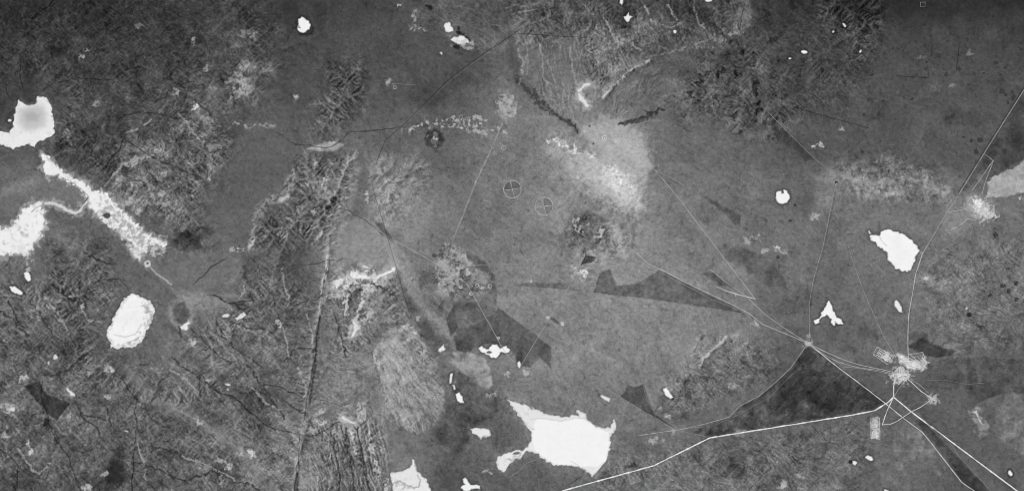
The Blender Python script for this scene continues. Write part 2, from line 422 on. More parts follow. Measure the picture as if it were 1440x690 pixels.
T += rel * rd * (12 * K['nw'] * gate + 13 * K['north'] + 10 * K['sw'] * (1 - gate) + 8 * K['north2'] + 7 * K['east'] * gate + 7 * K['south'])
T += rel * np.roll(ra, 2, 1) * (6 * K['sw'] * gate + 10 * K['dome'])
H -= 2.2 * ra * (K['dome'] + K['sw'] * gate + 0.7 * K['nw'] * gate) + 6.0 * rb * RIBS + 3.0 * rc * (K['nw'] * (1 - gate) + K['wdark'])

REG = np.full(X.shape, -1, dtype=np.int32)   # which patch of ground a cell belongs to
PATCHES = []

def tint(pts, g, s=1.5, wf=0.8, wm=0.0, a=1.0, tex=1.0):
    """ground of another soil or cover: moves the tone to g, keeping its texture"""
    sl, d = sdf(pts, wf, wm, pad=s + 4)
    m = sst(s, -s, d) * a
    t = T[sl]
    loc = float((t * m).sum() / (m.sum() + 1e-6))
    T[sl] = t * (1 - m) + (g + (t - loc) * tex * g / max(loc, 1)) * m
    return sl, d

def patch(name, label, pts, g, s=1.2, wf=0.8, wm=0.0, tex=0.8, mat='grass', streaky=0.0):
    """a patch of ground with an edge one can see: an object of its own"""
    sl, d = tint(pts, g, s * 1.7, wf * 1.9, wm, 1.0, tex * 1.25)
    n = fbm(X[sl] + 6 * wx[sl], Y[sl] + 6 * wy[sl], 20, 5, 1500 + len(PATCHES), 0.62)
    T[sl] *= 1 + 0.25 * n * sst(1.5, -2.0, d)
    if streaky:
        a_, b_ = rot(X[sl] + 8 * wx[sl], Y[sl] + 8 * wy[sl], -42)
        T[sl] *= 1 + streaky * fbm(a_ / 2.6, b_, 13, 5, 1600, 0.62) * sst(1.5, -3.0, d)
    REG[sl][d < 0] = len(PATCHES)
    PATCHES.append((name, label, mat))

def streak(pts, w, g, a=1.0, wf=1.0, wm=0.0, thr=None, seed=0):
    sl, d = sdf(pts, wf, wm, pad=w * 2.5, closed=False)
    m = np.exp(-(d / w) ** 2) * a
    if thr is not None:
        m = m * sst(thr, thr + 0.35, fbm(X[sl], Y[sl], 7, 3, 500 + seed))
    T[sl] = T[sl] * (1 - m) + g * m

def spots(pts, g, wl, thr, seed, a=1.0, s=3.0):
    """smeared, ragged whitish or dark ground"""
    sl, d = sdf(pts, 4.0, 3, pad=s + 10)
    x, y = X[sl], Y[sl]
    n = fbm(x + WFX[sl] * 2, y + WFY[sl] * 2, wl * 1.3, 4, seed, 0.65)
    size = max(2.0, float(-d.min()))
    core = np.clip(-d / size, -1.5, 1)
    m = a * sst(0.0, 0.8, 0.45 * core + 1.0 * n - thr * 0.8 + 0.1) * sst(s + 2, -1.0, d)
    T[sl] = T[sl] * (1 - m) + g * m

# soft soils first
tint([(330, 220), (352, 196), (402, 183), (418, 214), (396, 280), (372, 300), (352, 330), (300, 332), (286, 312), (306, 268)], 76, 8, 2, 4, 0.9, 0.5)
tint([(0, 262), (70, 245), (122, 275), (115, 288), (80, 282), (60, 280), (35, 295), (0, 305)], 88, 5, 2, 2, 0.9, 0.5)
tint([(0, 215), (50, 215), (62, 250), (30, 270), (0, 280)], 92, 8, 2, 3, 0.6, 1)
tint([(240, 345), (330, 350), (345, 380), (330, 430), (300, 430), (270, 410), (225, 400), (215, 380)], 88, 10, 3, 4, 0.8, 0.6)
tint([(190, 205), (220, 195), (250, 220), (240, 260), (200, 290), (165, 290), (140, 265), (165, 235)], 90, 10, 3, 6, 0.7, 1.3)
tint([(245, 155), (300, 160), (330, 190), (320, 230), (290, 260), (280, 330), (230, 330), (220, 280), (250, 240), (240, 200)], 82, 12, 3, 6, 0.6, 1.3)
tint(ell(345, 92, 11, 9), 116, 6, 3, 2, 0.9); tint(ell(336, 122, 13, 15), 100, 8, 3, 3, 0.8, 1.5); tint(ell(375, 102, 12, 12), 84, 6, 3, 3, 0.8)
spots(ell(336, 118, 18, 22), 135, 7, 0.1, 901, 0.6)
tint([(492, 306), (515, 308), (535, 322), (556, 342), (560, 372), (530, 378), (495, 368), (470, 392), (466, 360), (478, 330)], 112, 7, 2, 3, 0.85, 0.7)
tint([(518, 232), (545, 218), (582, 218), (606, 232), (602, 262), (586, 292), (560, 318), (540, 325), (515, 300)], 106, 6, 2, 3, 0.85, 1.0)
tint([(560, 318), (590, 300), (605, 285), (600, 320), (570, 345)], 110, 8, 2, 4, 0.7, 0.7)
tint([(486, 222), (500, 214), (506, 240), (498, 280), (486, 320), (472, 345), (462, 350), (472, 310)], 112, 5, 2, 2, 0.8, 1.2)
tint([(553, 342), (572, 362), (590, 395), (612, 432), (636, 466), (645, 500), (628, 490), (605, 455), (585, 430), (568, 400), (556, 372)], 110, 6, 2, 3, 0.8, 1.0)
tint([(440, 600), (470, 560), (500, 520), (470, 470), (450, 480), (448, 540)], 102, 9, 2, 3, 0.6, 1)
tint([(418, 690), (424, 640), (440, 618), (452, 640), (448, 690)], 106, 5, 2, 2, 0.85, 0.8)
tint([(536, 598), (556, 606), (575, 640), (580, 655), (560, 664), (548, 664), (544, 640)], 98, 4, 2, 2, 0.8, 0.6)
# the pale delta in the north centre
tint([(800, 195), (832, 172), (870, 172), (900, 195), (914, 230), (912, 262), (906, 290), (880, 300), (845, 288), (815, 266), (790, 245), (768, 205)], 118, 16, 8, 14, 0.9, 1.2)
tint([(840, 164), (854, 165), (870, 174), (888, 184), (902, 198), (910, 216), (912, 234), (895, 238), (868, 226), (840, 212), (822, 198), (822, 188), (834, 178)], 146, 12, 7, 9, 0.85, 0.6)
tint([(782, 204), (810, 210), (842, 224), (872, 234), (896, 248), (902, 275), (888, 296), (866, 288), (838, 266), (808, 240)], 164, 16, 9, 12, 0.85, 1.0)
tint([(845, 236), (880, 244), (900, 262), (892, 280), (868, 270), (848, 254)], 188, 13, 6, 6, 0.85, 0.9)
for k in range(12):
    q_ = 4.0 * k
    streak([(774 + 5 * k, 198 + q_ * 0.6), (806 + 4 * k, 207 + q_ * 0.8), (838 + 4 * k, 222 + q_), (866 + 3.2 * k, 240 + q_), (882 + 1.6 * k, 260 + q_ * 0.6)], 1.7 if k < 4 else 1.3, 218 if k % 3 < 2 else 118, 0.75 if k < 4 else 0.45, 6, 7, -0.05, 300 + k)
tint([(775, 215), (800, 235), (840, 265), (880, 295), (860, 310), (820, 290), (790, 265), (770, 240)], 116, 14, 3, 6, 0.8, 1.3)
tint([(855, 240), (890, 246), (905, 268), (898, 284), (878, 282), (858, 262)], 186, 8, 4, 3, 0.7, 1.0)
tint([(872, 285), (908, 285), (902, 330), (890, 362), (866, 355), (858, 310)], 122, 8, 2, 4, 0.6, 1.3)
streak([(919, 188), (928, 215), (924, 250)], 9, 76, 0.5, 7, 8, -0.4, 95); streak([(885, 292), (888, 320), (890, 345)], 6, 76, 0.5, 5, 6, -0.4, 96)
tint(ell(724, 158, 26, 18, 30), 98, 9, 5, 6, 0.7, 1.4); tint(ell(711, 148, 11, 20), 116, 7, 5, 4, 0.8, 1.5); spots(ell(711, 147, 16, 20), 160, 8, 0.0, 921, 0.7)
streak([(716, 48), (722, 80), (728, 108), (745, 132)], 7, 66, 0.6, 3, 2)
for k in range(4):
    streak([(726 + k, 106 + 2 * k), (742 + 1.5 * k, 130 - k), (762 + k, 150 - 2 * k), (790, 168 - 1.6 * k), (812, 187 - k)], 1.6, 42, 0.75, 4, 3, -0.25, 60 + k)
streak([(728, 108), (744, 130), (762, 148), (790, 166), (812, 186)], 4.5, 62, 0.5, 3, 3)
streak([(806, 190), (826, 202), (818, 210)], 5, 80, 0.5, 2, 2)
for k in range(4): streak([(872, 179 - k), (895, 171 - 2 * k), (915, 164 - 2 * k), (936, 156 - k)], 1.8, 46, 0.75, 4, 3, -0.25, 70 + k)
tint(ell(918, 160, 14, 7, -12), 58, 6, 4, 3, 0.75)
for k, p in enumerate([[(570, 183), (592, 178), (612, 172), (640, 168), (672, 164), (682, 170)], [(622, 176), (645, 177), (668, 184), (684, 190)], [(640, 168), (660, 174), (676, 178)], [(688, 186), (700, 182), (715, 186)]]):
    streak(p, 3.2, 150, 0.9, 4, 3, -0.1, 20 + k)
tint([(432, 209), (450, 202), (474, 199), (483, 204), (470, 212), (450, 213)], 128, 3, 1, 1, 0.9, 0.6)
streak([(413, 240), (410, 262), (398, 278), (372, 288), (360, 305), (357, 325), (352, 348)], 5.5, 112, 0.75, 5, 5, -0.35, 33)
streak([(405, 276), (395, 281)], 3, 165, 0.8, 1.5, 0); streak([(355, 338), (352, 346), (345, 352), (325, 350)], 3, 160, 0.8, 3, 0, -0.2, 31)
streak([(330, 172), (350, 178), (362, 174), (385, 178)], 3, 125, 0.8, 3, 2, -0.2, 32)
spots([(466, 398), (490, 380), (520, 378), (545, 384), (530, 398), (500, 404), (478, 412)], 190, 11, 0.12, 1340, 0.7, 4); spots([(500, 440), (520, 436), (532, 446), (512, 462), (498, 476), (490, 470)], 175, 9, 0.1, 1341, 0.65, 4)
tint([(470, 385), (500, 372), (555, 372), (556, 390), (530, 410), (515, 440), (500, 470), (485, 470), (490, 430), (470, 415)], 106, 10, 4, 6, 0.7, 1.5)
for k, p in enumerate([[(470, 402), (484, 392), (500, 386)], [(486, 395), (500, 400), (520, 404), (530, 400)], [(490, 410), (484, 425), (488, 440)], [(512, 405), (506, 425), (500, 445), (494, 470)], [(524, 440), (512, 452), (502, 466)], [(480, 412), (470, 420), (462, 418)]]):
    streak(p, 2.8, 178, 0.8, 5, 3, -0.2, 330 + k)
for k, p in enumerate([[(505, 565), (512, 580), (518, 600), (524, 630), (528, 660)], [(492, 600), (496, 615), (500, 640)], [(520, 600), (526, 640), (534, 670)], [(545, 672), (542, 690)]]):
    streak(p, 1.6, 170, 0.8, 4, 2, -0.2, 340 + k)
tint([(560, 135), (635, 92), (700, 58), (722, 62), (728, 100), (690, 112), (640, 128), (600, 160)], 58, 9, 4, 6, 0.6, 1.2)
tint([(985, 500), (1020, 474), (1060, 480), (1100, 490), (1105, 515), (1065, 548), (1030, 566), (985, 582), (935, 590), (930, 565), (955, 535)], 82, 14, 6, 8, 0.75, 1.4)
tint([(925, 655), (1000, 625), (1090, 612), (1150, 620), (1130, 660), (1040, 690), (930, 690)], 78, 20, 6, 10, 0.5, 1.3)
# valley lines and pale spurs of the uplands in the west
for k, p in enumerate([[(300, 415), (318, 425), (350, 428)], [(305, 450), (312, 470), (335, 490), (355, 505), (370, 520)], [(270, 462), (285, 478), (310, 500), (325, 512)], [(325, 455), (345, 462), (372, 462)], [(240, 500), (265, 520), (290, 540), (325, 560), (345, 575)], [(345, 510), (365, 535), (380, 560), (400, 590)], [(240, 668), (265, 672), (300, 665), (315, 668), (345, 680), (370, 692)], [(-5, 436), (20, 450), (40, 472)], [(10, 425), (22, 445), (36, 462)], [(92, 524), (110, 505), (128, 490)], [(105, 565), (120, 585), (135, 605), (150, 620)], [(112, 578), (130, 585), (148, 592)], [(140, 560), (150, 580), (155, 600)], [(190, 560), (205, 575), (215, 590), (240, 600)], [(190, 600), (205, 615), (220, 630), (242, 640)], [(195, 650), (215, 655), (237, 665)], [(398, 505), (420, 490), (440, 488)], [(388, 560), (410, 570), (426, 580)], [(370, 540), (395, 545), (424, 560)], [(172, 15), (182, 42), (188, 66), (188, 92)], [(38, 60), (50, 75), (60, 88)], [(275, 140), (285, 150), (302, 168)], [(205, 235), (215, 250), (222, 262)], [(120, 355), (140, 365), (150, 372)], [(40, 420), (60, 440), (75, 470)], [(70, 400), (90, 415), (110, 425)], [(520, 395), (540, 405), (556, 420)], [(470, 440), (480, 470), (485, 500)], [(500, 600), (510, 640), (518, 690)], [(485, 600), (492, 640), (498, 690)], [(470, 610), (474, 650), (478, 690)]]):
    streak(p, 1.3, 48, 0.8, 2.2, 4, -0.6, 400 + k)
for k, p in enumerate([[(240, 570), (275, 590), (300, 605), (330, 625), (352, 642)], [(255, 640), (280, 650), (310, 665), (330, 672)], [(395, 450), (400, 470), (405, 500)], [(397, 375), (401, 400), (404, 430)], [(345, 400), (341, 415)], [(300, 470), (320, 490), (332, 506)], [(240, 520), (262, 535), (280, 552)], [(195, 625), (202, 645), (206, 672)], [(28, 632), (36, 646), (47, 662)], [(40, 652), (58, 668), (70, 650)], [(175, 190), (190, 185), (212, 170)], [(140, 265), (160, 240), (190, 225), (216, 220)], [(200, 250), (225, 285), (252, 290)], [(250, 160), (262, 175), (287, 197)], [(70, 430), (85, 450), (95, 470)], [(120, 440), (130, 452), (142, 455)], [(430, 440), (438, 462), (440, 480)], [(420, 520), (428, 540), (425, 560)], [(355, 545), (375, 565), (392, 578)], [(465, 420), (475, 415), (490, 412)], [(460, 620), (464, 660), (462, 690)], [(508, 610), (516, 650)], [(730, 70), (735, 100)], [(760, 60), (764, 100), (775, 140)], [(800, 70), (808, 110), (818, 130)], [(850, 20), (858, 45), (870, 60)], [(905, 10), (915, 30)], [(940, 5), (952, 28)], [(975, 10), (988, 40)], [(890, 60), (905, 75)]]):
    streak(p, 1.6, 124, 0.65, 2.2, 4, -0.55, 450 + k)
# dark hill country
tint([(80, 196), (100, 182), (140, 172), (176, 150), (182, 190), (160, 225), (140, 248), (118, 250), (95, 238), (80, 220)], 54, 8, 3, 4, 0.75, 1.4)
tint([(0, 20), (60, 0), (110, 10), (110, 60), (60, 80), (0, 70)], 42, 18, 4, 8, 0.6, 1.3)
tint([(120, 5), (180, 0), (190, 50), (150, 60), (115, 45)], 42, 10, 4, 8, 0.6, 1.3)
tint([(60, 335), (150, 330), (170, 395), (120, 420), (90, 440), (60, 410)], 66, 14, 4, 8, 0.6, 1.3)
tint([(0, 510), (30, 520), (30, 560), (0, 560)], 84, 10, 4, 6, 0.6, 1.2)
tint([(0, 620), (40, 640), (60, 690), (0, 700)], 62, 12, 4, 8, 0.5, 1.3)
tint([(300, 540), (370, 540), (400, 600), (360, 610), (310, 580)], 66, 12, 4, 8, 0.6, 1.2)
tint([(390, 350), (440, 350), (455, 400), (440, 440), (400, 440)], 68, 14, 4, 8, 0.6, 1.2)
tint([(230, 620), (290, 640), (320, 690), (240, 690), (210, 660)], 66, 12, 4, 8, 0.5, 1.2)
tint([(700, 555), (740, 600), (740, 630), (700, 632), (680, 600)], 72, 10, 4, 6, 0.6, 1.3)
tint([(610, 640), (700, 620), (760, 660), (780, 690), (620, 690)], 72, 14, 4, 8, 0.6, 1.3)
tint([(415, 220), (452, 216), (486, 215), (482, 260), (470, 300), (430, 300), (418, 270)], 80, 5, 2, 2, 0.7, 1.4)
tint([(360, 315), (395, 285), (440, 300), (455, 345), (400, 350), (362, 345)], 74, 7, 2, 3, 0.7, 1.4)
tint([(455, 95), (505, 82), (522, 110), (515, 150), (480, 180), (448, 175), (450, 130)], 62, 9, 3, 3, 0.7, 1.4)
tint([(1150, -20), (1242, -20), (1240, 40), (1215, 85), (1195, 60), (1160, 40)], 46, 8, 3, 3, 0.7, 1.4)
tint(ell(1010, 130, 45, 28, -10), 62, 16, 4, 6, 0.7, 1.3)
tint(ell(1005, 45, 50, 14, -18), 70, 14, 4, 6, 0.5, 1.2)
tint([(1030, 50), (1042, 0), (1052, -10), (1060, 20), (1045, 50)], 88, 5, 2, 2, 0.8)
spots([(960, 60), (1000, 45), (1040, 40), (1030, 60), (990, 70)], 110, 7, 0.1, 931, 0.7, 5)
tint([(1180, 232), (1240, 222), (1300, 238), (1335, 262), (1330, 288), (1262, 285), (1200, 278)], 101, 12, 3, 6, 0.8, 1.3)
tint([(1140, 245), (1170, 235), (1182, 262), (1172, 300), (1150, 285)], 104, 9, 3, 4, 0.7, 1.2)
tint([(1325, 300), (1345, 280), (1370, 275), (1372, 305), (1350, 330), (1328, 335)], 108, 8, 2, 3, 0.8, 1)
tint(ell(1378, 290, 22, 14, 30), 125, 10, 3, 4, 0.7)
tint(ell(830, 325, 32, 24, 20), 66, 9, 4, 4, 0.7, 1.4)
spots(ell(815, 318, 12, 12), 150, 6, 0.1, 941, 0.7); spots(ell(845, 330, 10, 8), 170, 6, 0.15, 942, 0.8)
spots(ell(866, 345, 22, 22), 130, 7, 0.0, 943, 0.5, 6); tint(ell(870, 350, 20, 18), 110, 8, 3, 3, 0.5, 1.4)
tint(ell(1067, 325, 22, 18, 20), 78, 10, 4, 4, 0.7, 1.3); spots(ell(1055, 338, 12, 6), 140, 6, 0.1, 944, 0.7)
tint(ell(1030, 335, 30, 10, 25), 100, 8, 4, 4, 0.5, 1.2)
tint([(1092, 425), (1130, 400), (1148, 410), (1135, 440), (1110, 445), (1090, 440)], 70, 7, 3, 3, 0.7, 1.5)
tint([(900, 575), (1000, 560), (1040, 545), (1060, 520), (990, 540), (930, 540)], 88, 12, 3, 4, 0.5, 1.2)
tint(ell(740, 350, 0.1, 0.1), 98)
tint([(240, 405), (262, 408), (285, 412), (310, 420), (330, 432), (320, 442), (290, 436), (272, 432), (262, 428)], 108, 6, 2, 2, 0.7, 1)
tint(ell(254, 440, 19, 23), 112, 5, 2, 2, 0.8, 0.6)
streak([(262, 500), (285, 515), (315, 540), (340, 560), (360, 585)], 7, 64, 0.5, 3, 2)
streak([(330, 480), (352, 500), (372, 520), (395, 560), (420, 592)], 7, 66, 0.5, 3, 2)
streak([(180, 520), (215, 560), (260, 580), (320, 615), (350, 650), (380, 690)], 9, 98, 0.5, 4, 3)
streak([(255, 580), (275, 590), (305, 610), (350, 640)], 5, 108, 0.4, 4, 3)
tint(ell(162, 664, 14, 20, 10), 36, 7, 3, 3, 0.95, 0.6); tint(ell(170, 637, 9, 8), 46, 4, 2, 2, 0.8)
tint(ell(175, 625, 8, 6), 56, 4, 2, 2, 0.7)
tint([(0, 478), (40, 483), (75, 480), (110, 485), (120, 500), (80, 510), (40, 510), (0, 500)], 60, 6, 3, 3, 0.6, 1.1)
tint(ell(65, 595, 6, 8), 34, 4, 3, 1, 0.9); tint(ell(80, 619, 4, 5, 30), 40, 3, 2, 1, 0.8); tint(ell(120, 667, 6, 6), 52, 3, 2, 1, 0.8)
for (x, y, rx, ry, g) in [(130, 40, 30, 14, 38), (50, 45, 40, 20, 42), (105, 28, 25, 10, 40), (70, 75, 18, 8, 40), (140, 10, 26, 7, 36), (172, 20, 12, 20, 40), (195, 103, 9, 9, 42), (192, 128, 8, 11, 40), (240, 110, 6, 5, 26), (238, 88, 5, 5, 34), (170, 185, 12, 18, 50), (290, 60, 30, 12, 44), (410, 20, 12, 30, 42), (205, 190, 14, 7, 52), (262, 205, 10, 12, 58), (285, 235, 9, 6, 56), (225, 255, 9, 8, 60), (250, 330, 8, 14, 60), (275, 330, 20, 12, 54), (395, 362, 12, 9, 58), (360, 362, 7, 5, 58), (345, 385, 5, 12, 46), (337, 432, 12, 5, 58), (450, 25, 8, 22, 44), (535, 10, 30, 10, 52), (1385, 410, 12, 8, 74), (1310, 380, 8, 7, 72), (1325, 70, 40, 14, 56), (1375, 165, 24, 10, 56), (1340, 165, 14, 10, 54), (1290, 475, 14, 8, 58), (1275, 460, 6, 8, 72), (1217, 466, 12, 8, 62), (1232, 475, 6, 5, 60), (1170, 475, 10, 10, 70), (1195, 490, 14, 7, 64), (905, 640, 0.1, 0.1, 80), (889, 656, 6, 3, 44), (700, 205, 0.1, .1, 80), (725, 500, 5, 12, 62), (800, 465, 6, 5, 88), (1402, 328, 8, 9, 66), (1130, 270, 0.1, .1, 80), (1140, 275, 14, 18, 74), (1205, 242, 8, 5, 78), (1225, 248, 6, 5, 76), (1300, 237, 22, 6, 66), (1253, 213, 5, 9, 62), (770, 345, 5, 6, 90), (985, 20, 12, 16, 44), (1085, 25, 30, 20, 50), (1135, 20, 30, 18, 48), (1300, -5, 120, 14, 38), (1420, 20, 30, 14, 48)]:
    tint(ell(x, y, rx, ry), g, max(2.5, min(rx, ry) * 0.6), 4, 5, 0.65, 1.1)

# ------------------------------------------------------------------ patches of ground with edges (burnt grass, pale fans)
patch('burnt_grass', 'long dark burnt wedge with a sharp lower edge tapering to the road junction', [(835, 411), (843, 384), (857, 378), (868, 401), (893, 399), (906, 393), (927, 380), (934, 382), (960, 396), (1000, 416), (1043, 437), (1050, 442), (1010, 435), (958, 427), (904, 419), (870, 416)], 79, 1, 0.6)
patch('burnt_grass', 'thin dark burnt sliver pointing west at the tip of the long wedge', [(720, 402), (740, 397), (757, 398), (790, 398), (802, 402), (815, 409), (770, 405)], 84, 1, 0.6)
patch('burnt_grass', 'dark burnt ground shaped like an arrowhead south of the instrumented field', [(644, 462), (660, 458), (673, 453), (684, 447), (695, 440), (701, 433), (722, 448), (756, 473), (775, 488), (775, 517), (759, 502), (745, 517), (730, 512), (716, 486), (690, 482), (672, 486), (655, 496), (642, 492), (638, 476)], 71, 1.0, 0.6)
patch('grass_disc', 'grey disc of grassland around the instrumented field, darker than the plain', [(655, 357), (670, 360), (684, 370), (694, 385), (698, 398), (698, 420), (696, 438), (684, 446), (672, 452), (658, 457), (644, 461), (638, 430), (640, 425), (668, 425), (690, 410), (690, 385), (665, 376)], 79, 1.2, 0.7)
patch('burnt_grass', 'narrow dark triangular fan touching the grey grass disc', [(638, 430), (627, 449), (634, 472), (644, 461)], 64, 0.9, 0.4)
patch('burnt_grass', 'short dark fan left of the narrow triangular one', [(625, 420), (611, 438), (617, 446), (622, 444)], 74, 0.9, 0.4)
patch('burnt_grass', 'middling dark block of burnt grass left of the instrumented field', [(588, 380), (612, 376), (616, 398), (612, 420), (622, 424), (610, 438), (598, 430), (590, 410)], 84, 2, 0.8)
patch('burnt_grass', 'dark burnt ground between the pale dissected dome and the pale stony strip', [(562, 392), (572, 412), (592, 436), (606, 452), (620, 462), (634, 486), (640, 505), (622, 498), (612, 496), (592, 472), (579, 447), (568, 420)], 74, 3, 1.2)
patch('burnt_grass', 'broad dark burnt ground around the pair of white pools south of the pale lobe', [(634, 524), (648, 521), (664, 536), (678, 547), (694, 546), (712, 544), (716, 552), (700, 572), (692, 590), (668, 600), (658, 622), (640, 640), (618, 632), (600, 624), (614, 606), (624, 590), (628, 560), (624, 530)], 70, 3.5, 1.5, 1.5, 1.1)
patch('burnt_grass', 'dark burnt wedge between two tracks east of the great salt lake', [(873, 558), (883, 541), (891, 544), (905, 540), (913, 565), (922, 583), (948, 601), (910, 581)], 64, 1, 0.6)
patch('burnt_grass', 'large dark mottled burnt triangle south of the track junction', [(1136, 486), (1112, 518), (1068, 557), (1040, 572), (1027, 587), (990, 600), (968, 607), (1000, 613), (1055, 604), (1200, 581), (1230, 575), (1248, 563), (1238, 560), (1200, 530), (1180, 515), (1150, 494)], 54, 2.0, 1.0, 0, 1.4, 'grass', 0.34)
patch('burnt_grass', 'dark burnt wedge running southeast from the bare plain to the scrub', [(989, 275), (1029, 295), (1041, 303), (1041, 321), (1020, 301)], 70, 1.2, 0.8)
patch('burnt_grass', 'wide grey burnt ground crossed by a north-south track above the junction', [(1012, 346), (1043, 346), (1073, 362), (1095, 378), (1110, 408), (1095, 402), (1078, 399), (1063, 390), (1050, 380), (1020, 363)], 74, 2.0, 1.0)
patch('burnt_grass', 'small dark burnt sliver above the forked white track', [(985, 384), (1004, 383), (1033, 404), (1012, 401), (1000, 392)], 72, 1.2, 0.8)
patch('burnt_grass', 'dark burnt strip along the diagonal track in the northeast', [(1085, 178), (1100, 178), (1120, 198), (1147, 224), (1133, 227), (1120, 212), (1095, 200)], 56, 2.0, 1.2)
patch('bare_fan', 'pale bare ground with sharp edges reaching in from the right', [(1520, 200), (1440, 224), (1433, 233), (1400, 247), (1388, 256), (1391, 266), (1386, 278), (1413, 276), (1440, 271), (1520, 262)], 128, 1, 1.2, 0, 0.6, 'soil')
patch('burnt_grass', 'dark triangle of grass between the straight road and the pale bare fan', [(1412, 173), (1442, 127), (1520, 20), (1520, 198), (1440, 223), (1400, 246), (1386, 258), (1367, 266), (1352, 270)], 58, 1, 0.5)
patch('burnt_grass', 'little dark burnt lozenge beside the bright white crater pad', [(823, 358), (838, 362), (831, 369), (816, 372)], 62, 1, 0.6)
patch('burnt_grass', 'dark square field beside a dry stream in the far southwest', [(34, 542), (55, 536), (63, 553), (98, 567), (80, 590), (67, 582), (50, 562)], 48, 1, 0.5, 0, 0.5)
patch('burnt_grass', 'long dark band of ground reaching the right edge east of the town', [(1304, 512), (1320, 504), (1350, 503), (1380, 501), (1440, 505), (1520, 505), (1520, 556), (1440, 555), (1425, 551), (1400, 556), (1385, 562), (1374, 568), (1370, 556), (1352, 548), (1330, 548), (1318, 535)], 68, 1.5, 0.8, 1)
patch('dark_hill', 'black angular patch of rocky ground north of the town', [(1275, 487), (1288, 480), (1298, 474), (1312, 484), (1328, 489), (1344, 493), (1338, 500), (1318, 503), (1300, 498)], 54, 1.2, 0.8)
patch('burnt_grass', 'dark burnt ribbon between the two southeast roads', [(1287, 590), (1296, 590), (1328, 622), (1350, 645), (1397, 695), (1420, 745), (1390, 745), (1370, 692), (1352, 674), (1335, 650), (1320, 630), (1298, 606)], 54, 1, 0.6, 0, 1.3)
patch('grass_field', 'lighter lobe of grassland in the lower right with a curved upper edge', [(1374, 568), (1385, 562), (1400, 556), (1425, 551), (1440, 555), (1520, 556), (1520, 640), (1440, 640), (1415, 625), (1390, 600), (1380, 590), (1370, 575)], 84, 1.2, 0.6)
patch('grass_field', 'pale grass strip running south between the walled enclosure and the ribbon', [(1256, 596), (1268, 588), (1292, 604), (1316, 632), (1330, 660), (1320, 670), (1290, 640), (1268, 660), (1261, 664), (1257, 630)], 86, 1.5, 0.8, 1)
patch('pale_dome', 'pale rounded dome scored by dark gullies running southeast', [(524, 496), (540, 470), (560, 459), (578, 459), (595, 475), (612, 503), (622, 530), (626, 558), (622, 580), (610, 600), (590, 610), (568, 600), (548, 575), (534, 540)], 115, 2.0, 1.0, 2.5, 0.9, 'soil')
patch('pale_lobe', 'pale stony lobe ending in a rounded tip beside the white pools', [(618, 492), (640, 495), (664, 496), (680, 503), (688, 516), (693, 540), (688, 546), (678, 544), (664, 533), (650, 523), (632, 508)], 112, 1.2, 0.8, 0, 0.8, 'soil')
patch('dark_oval', 'dark oval hollow ringed by pale ground right of the western white lake', ell(254, 440, 12, 16, -10), 74, 2, 1.2, 0, 0.9)
patch('dark_mound', 'small dark hooked mound east of the long ridge', [(528, 313), (538, 314), (545, 326), (553, 338), (545, 333), (533, 322)], 76, 1, 0.5)
patch('dark_disc', 'near-black round burnt disc with pale specks on the northern plain', ell(611, 195, 13.5, 13.5, 0, 20), 52, 1.2, 1.2, 0, 1.0)
patch('dark_mound', 'dark round hillock at the lower edge of the western plain', [(242, 345), (252, 326), (264, 325), (278, 332), (284, 348), (262, 356)], 54, 1.5, 0.8)
spots(ell(611, 195, 12), 115, 6, 0.05, 951, 0.7, 1); spots(ell(610, 197, 3.5), 190, 4, -0.2, 952, 0.8, 1)
spots(ell(611, 195, 15), 40, 5, 0.1, 953, 0.6, 2)
# instrumented field: churned bright earth
tint([(606, 352), (630, 343), (655, 347), (660, 372), (646, 382), (655, 402), (640, 420), (620, 412), (612, 396), (618, 372)], 94, 4, 2, 3, 0.8, 1.6)
tint(ell(634, 406, 22, 18, 20), 108, 7, 2, 3, 0.7, 1.0)
spots(ell(628, 358, 20, 13, 0), 60, 10, 0.1, 961, 0.7, 4); spots(ell(634, 372, 26, 28, 0), 150, 9, 0.2, 962, 0.6, 5)
spots(ell(652, 378, 16, 12, 30), 165, 7, 0.12, 963, 0.65, 4); spots(ell(634, 402, 18, 15), 145, 6, 0.12, 964, 0.5, 4)
print('soils done', round(time.time() - T_START, 1))

def blur(a, r):
    for ax in (0, 1):
        o = a * 0
        for k in range(-r, r + 1): o = o + np.roll(a, k, ax)
        a = o / F32(2 * r + 1)
    return a
T = T + (0.6 * (T - blur(T, 2)) + 0.22 * (T - blur(T, 6))) * (0.42 + 0.5 * rough)     # crisp fine relief of tone
H = H + 0.25 * rough * (H - blur(H, 3))
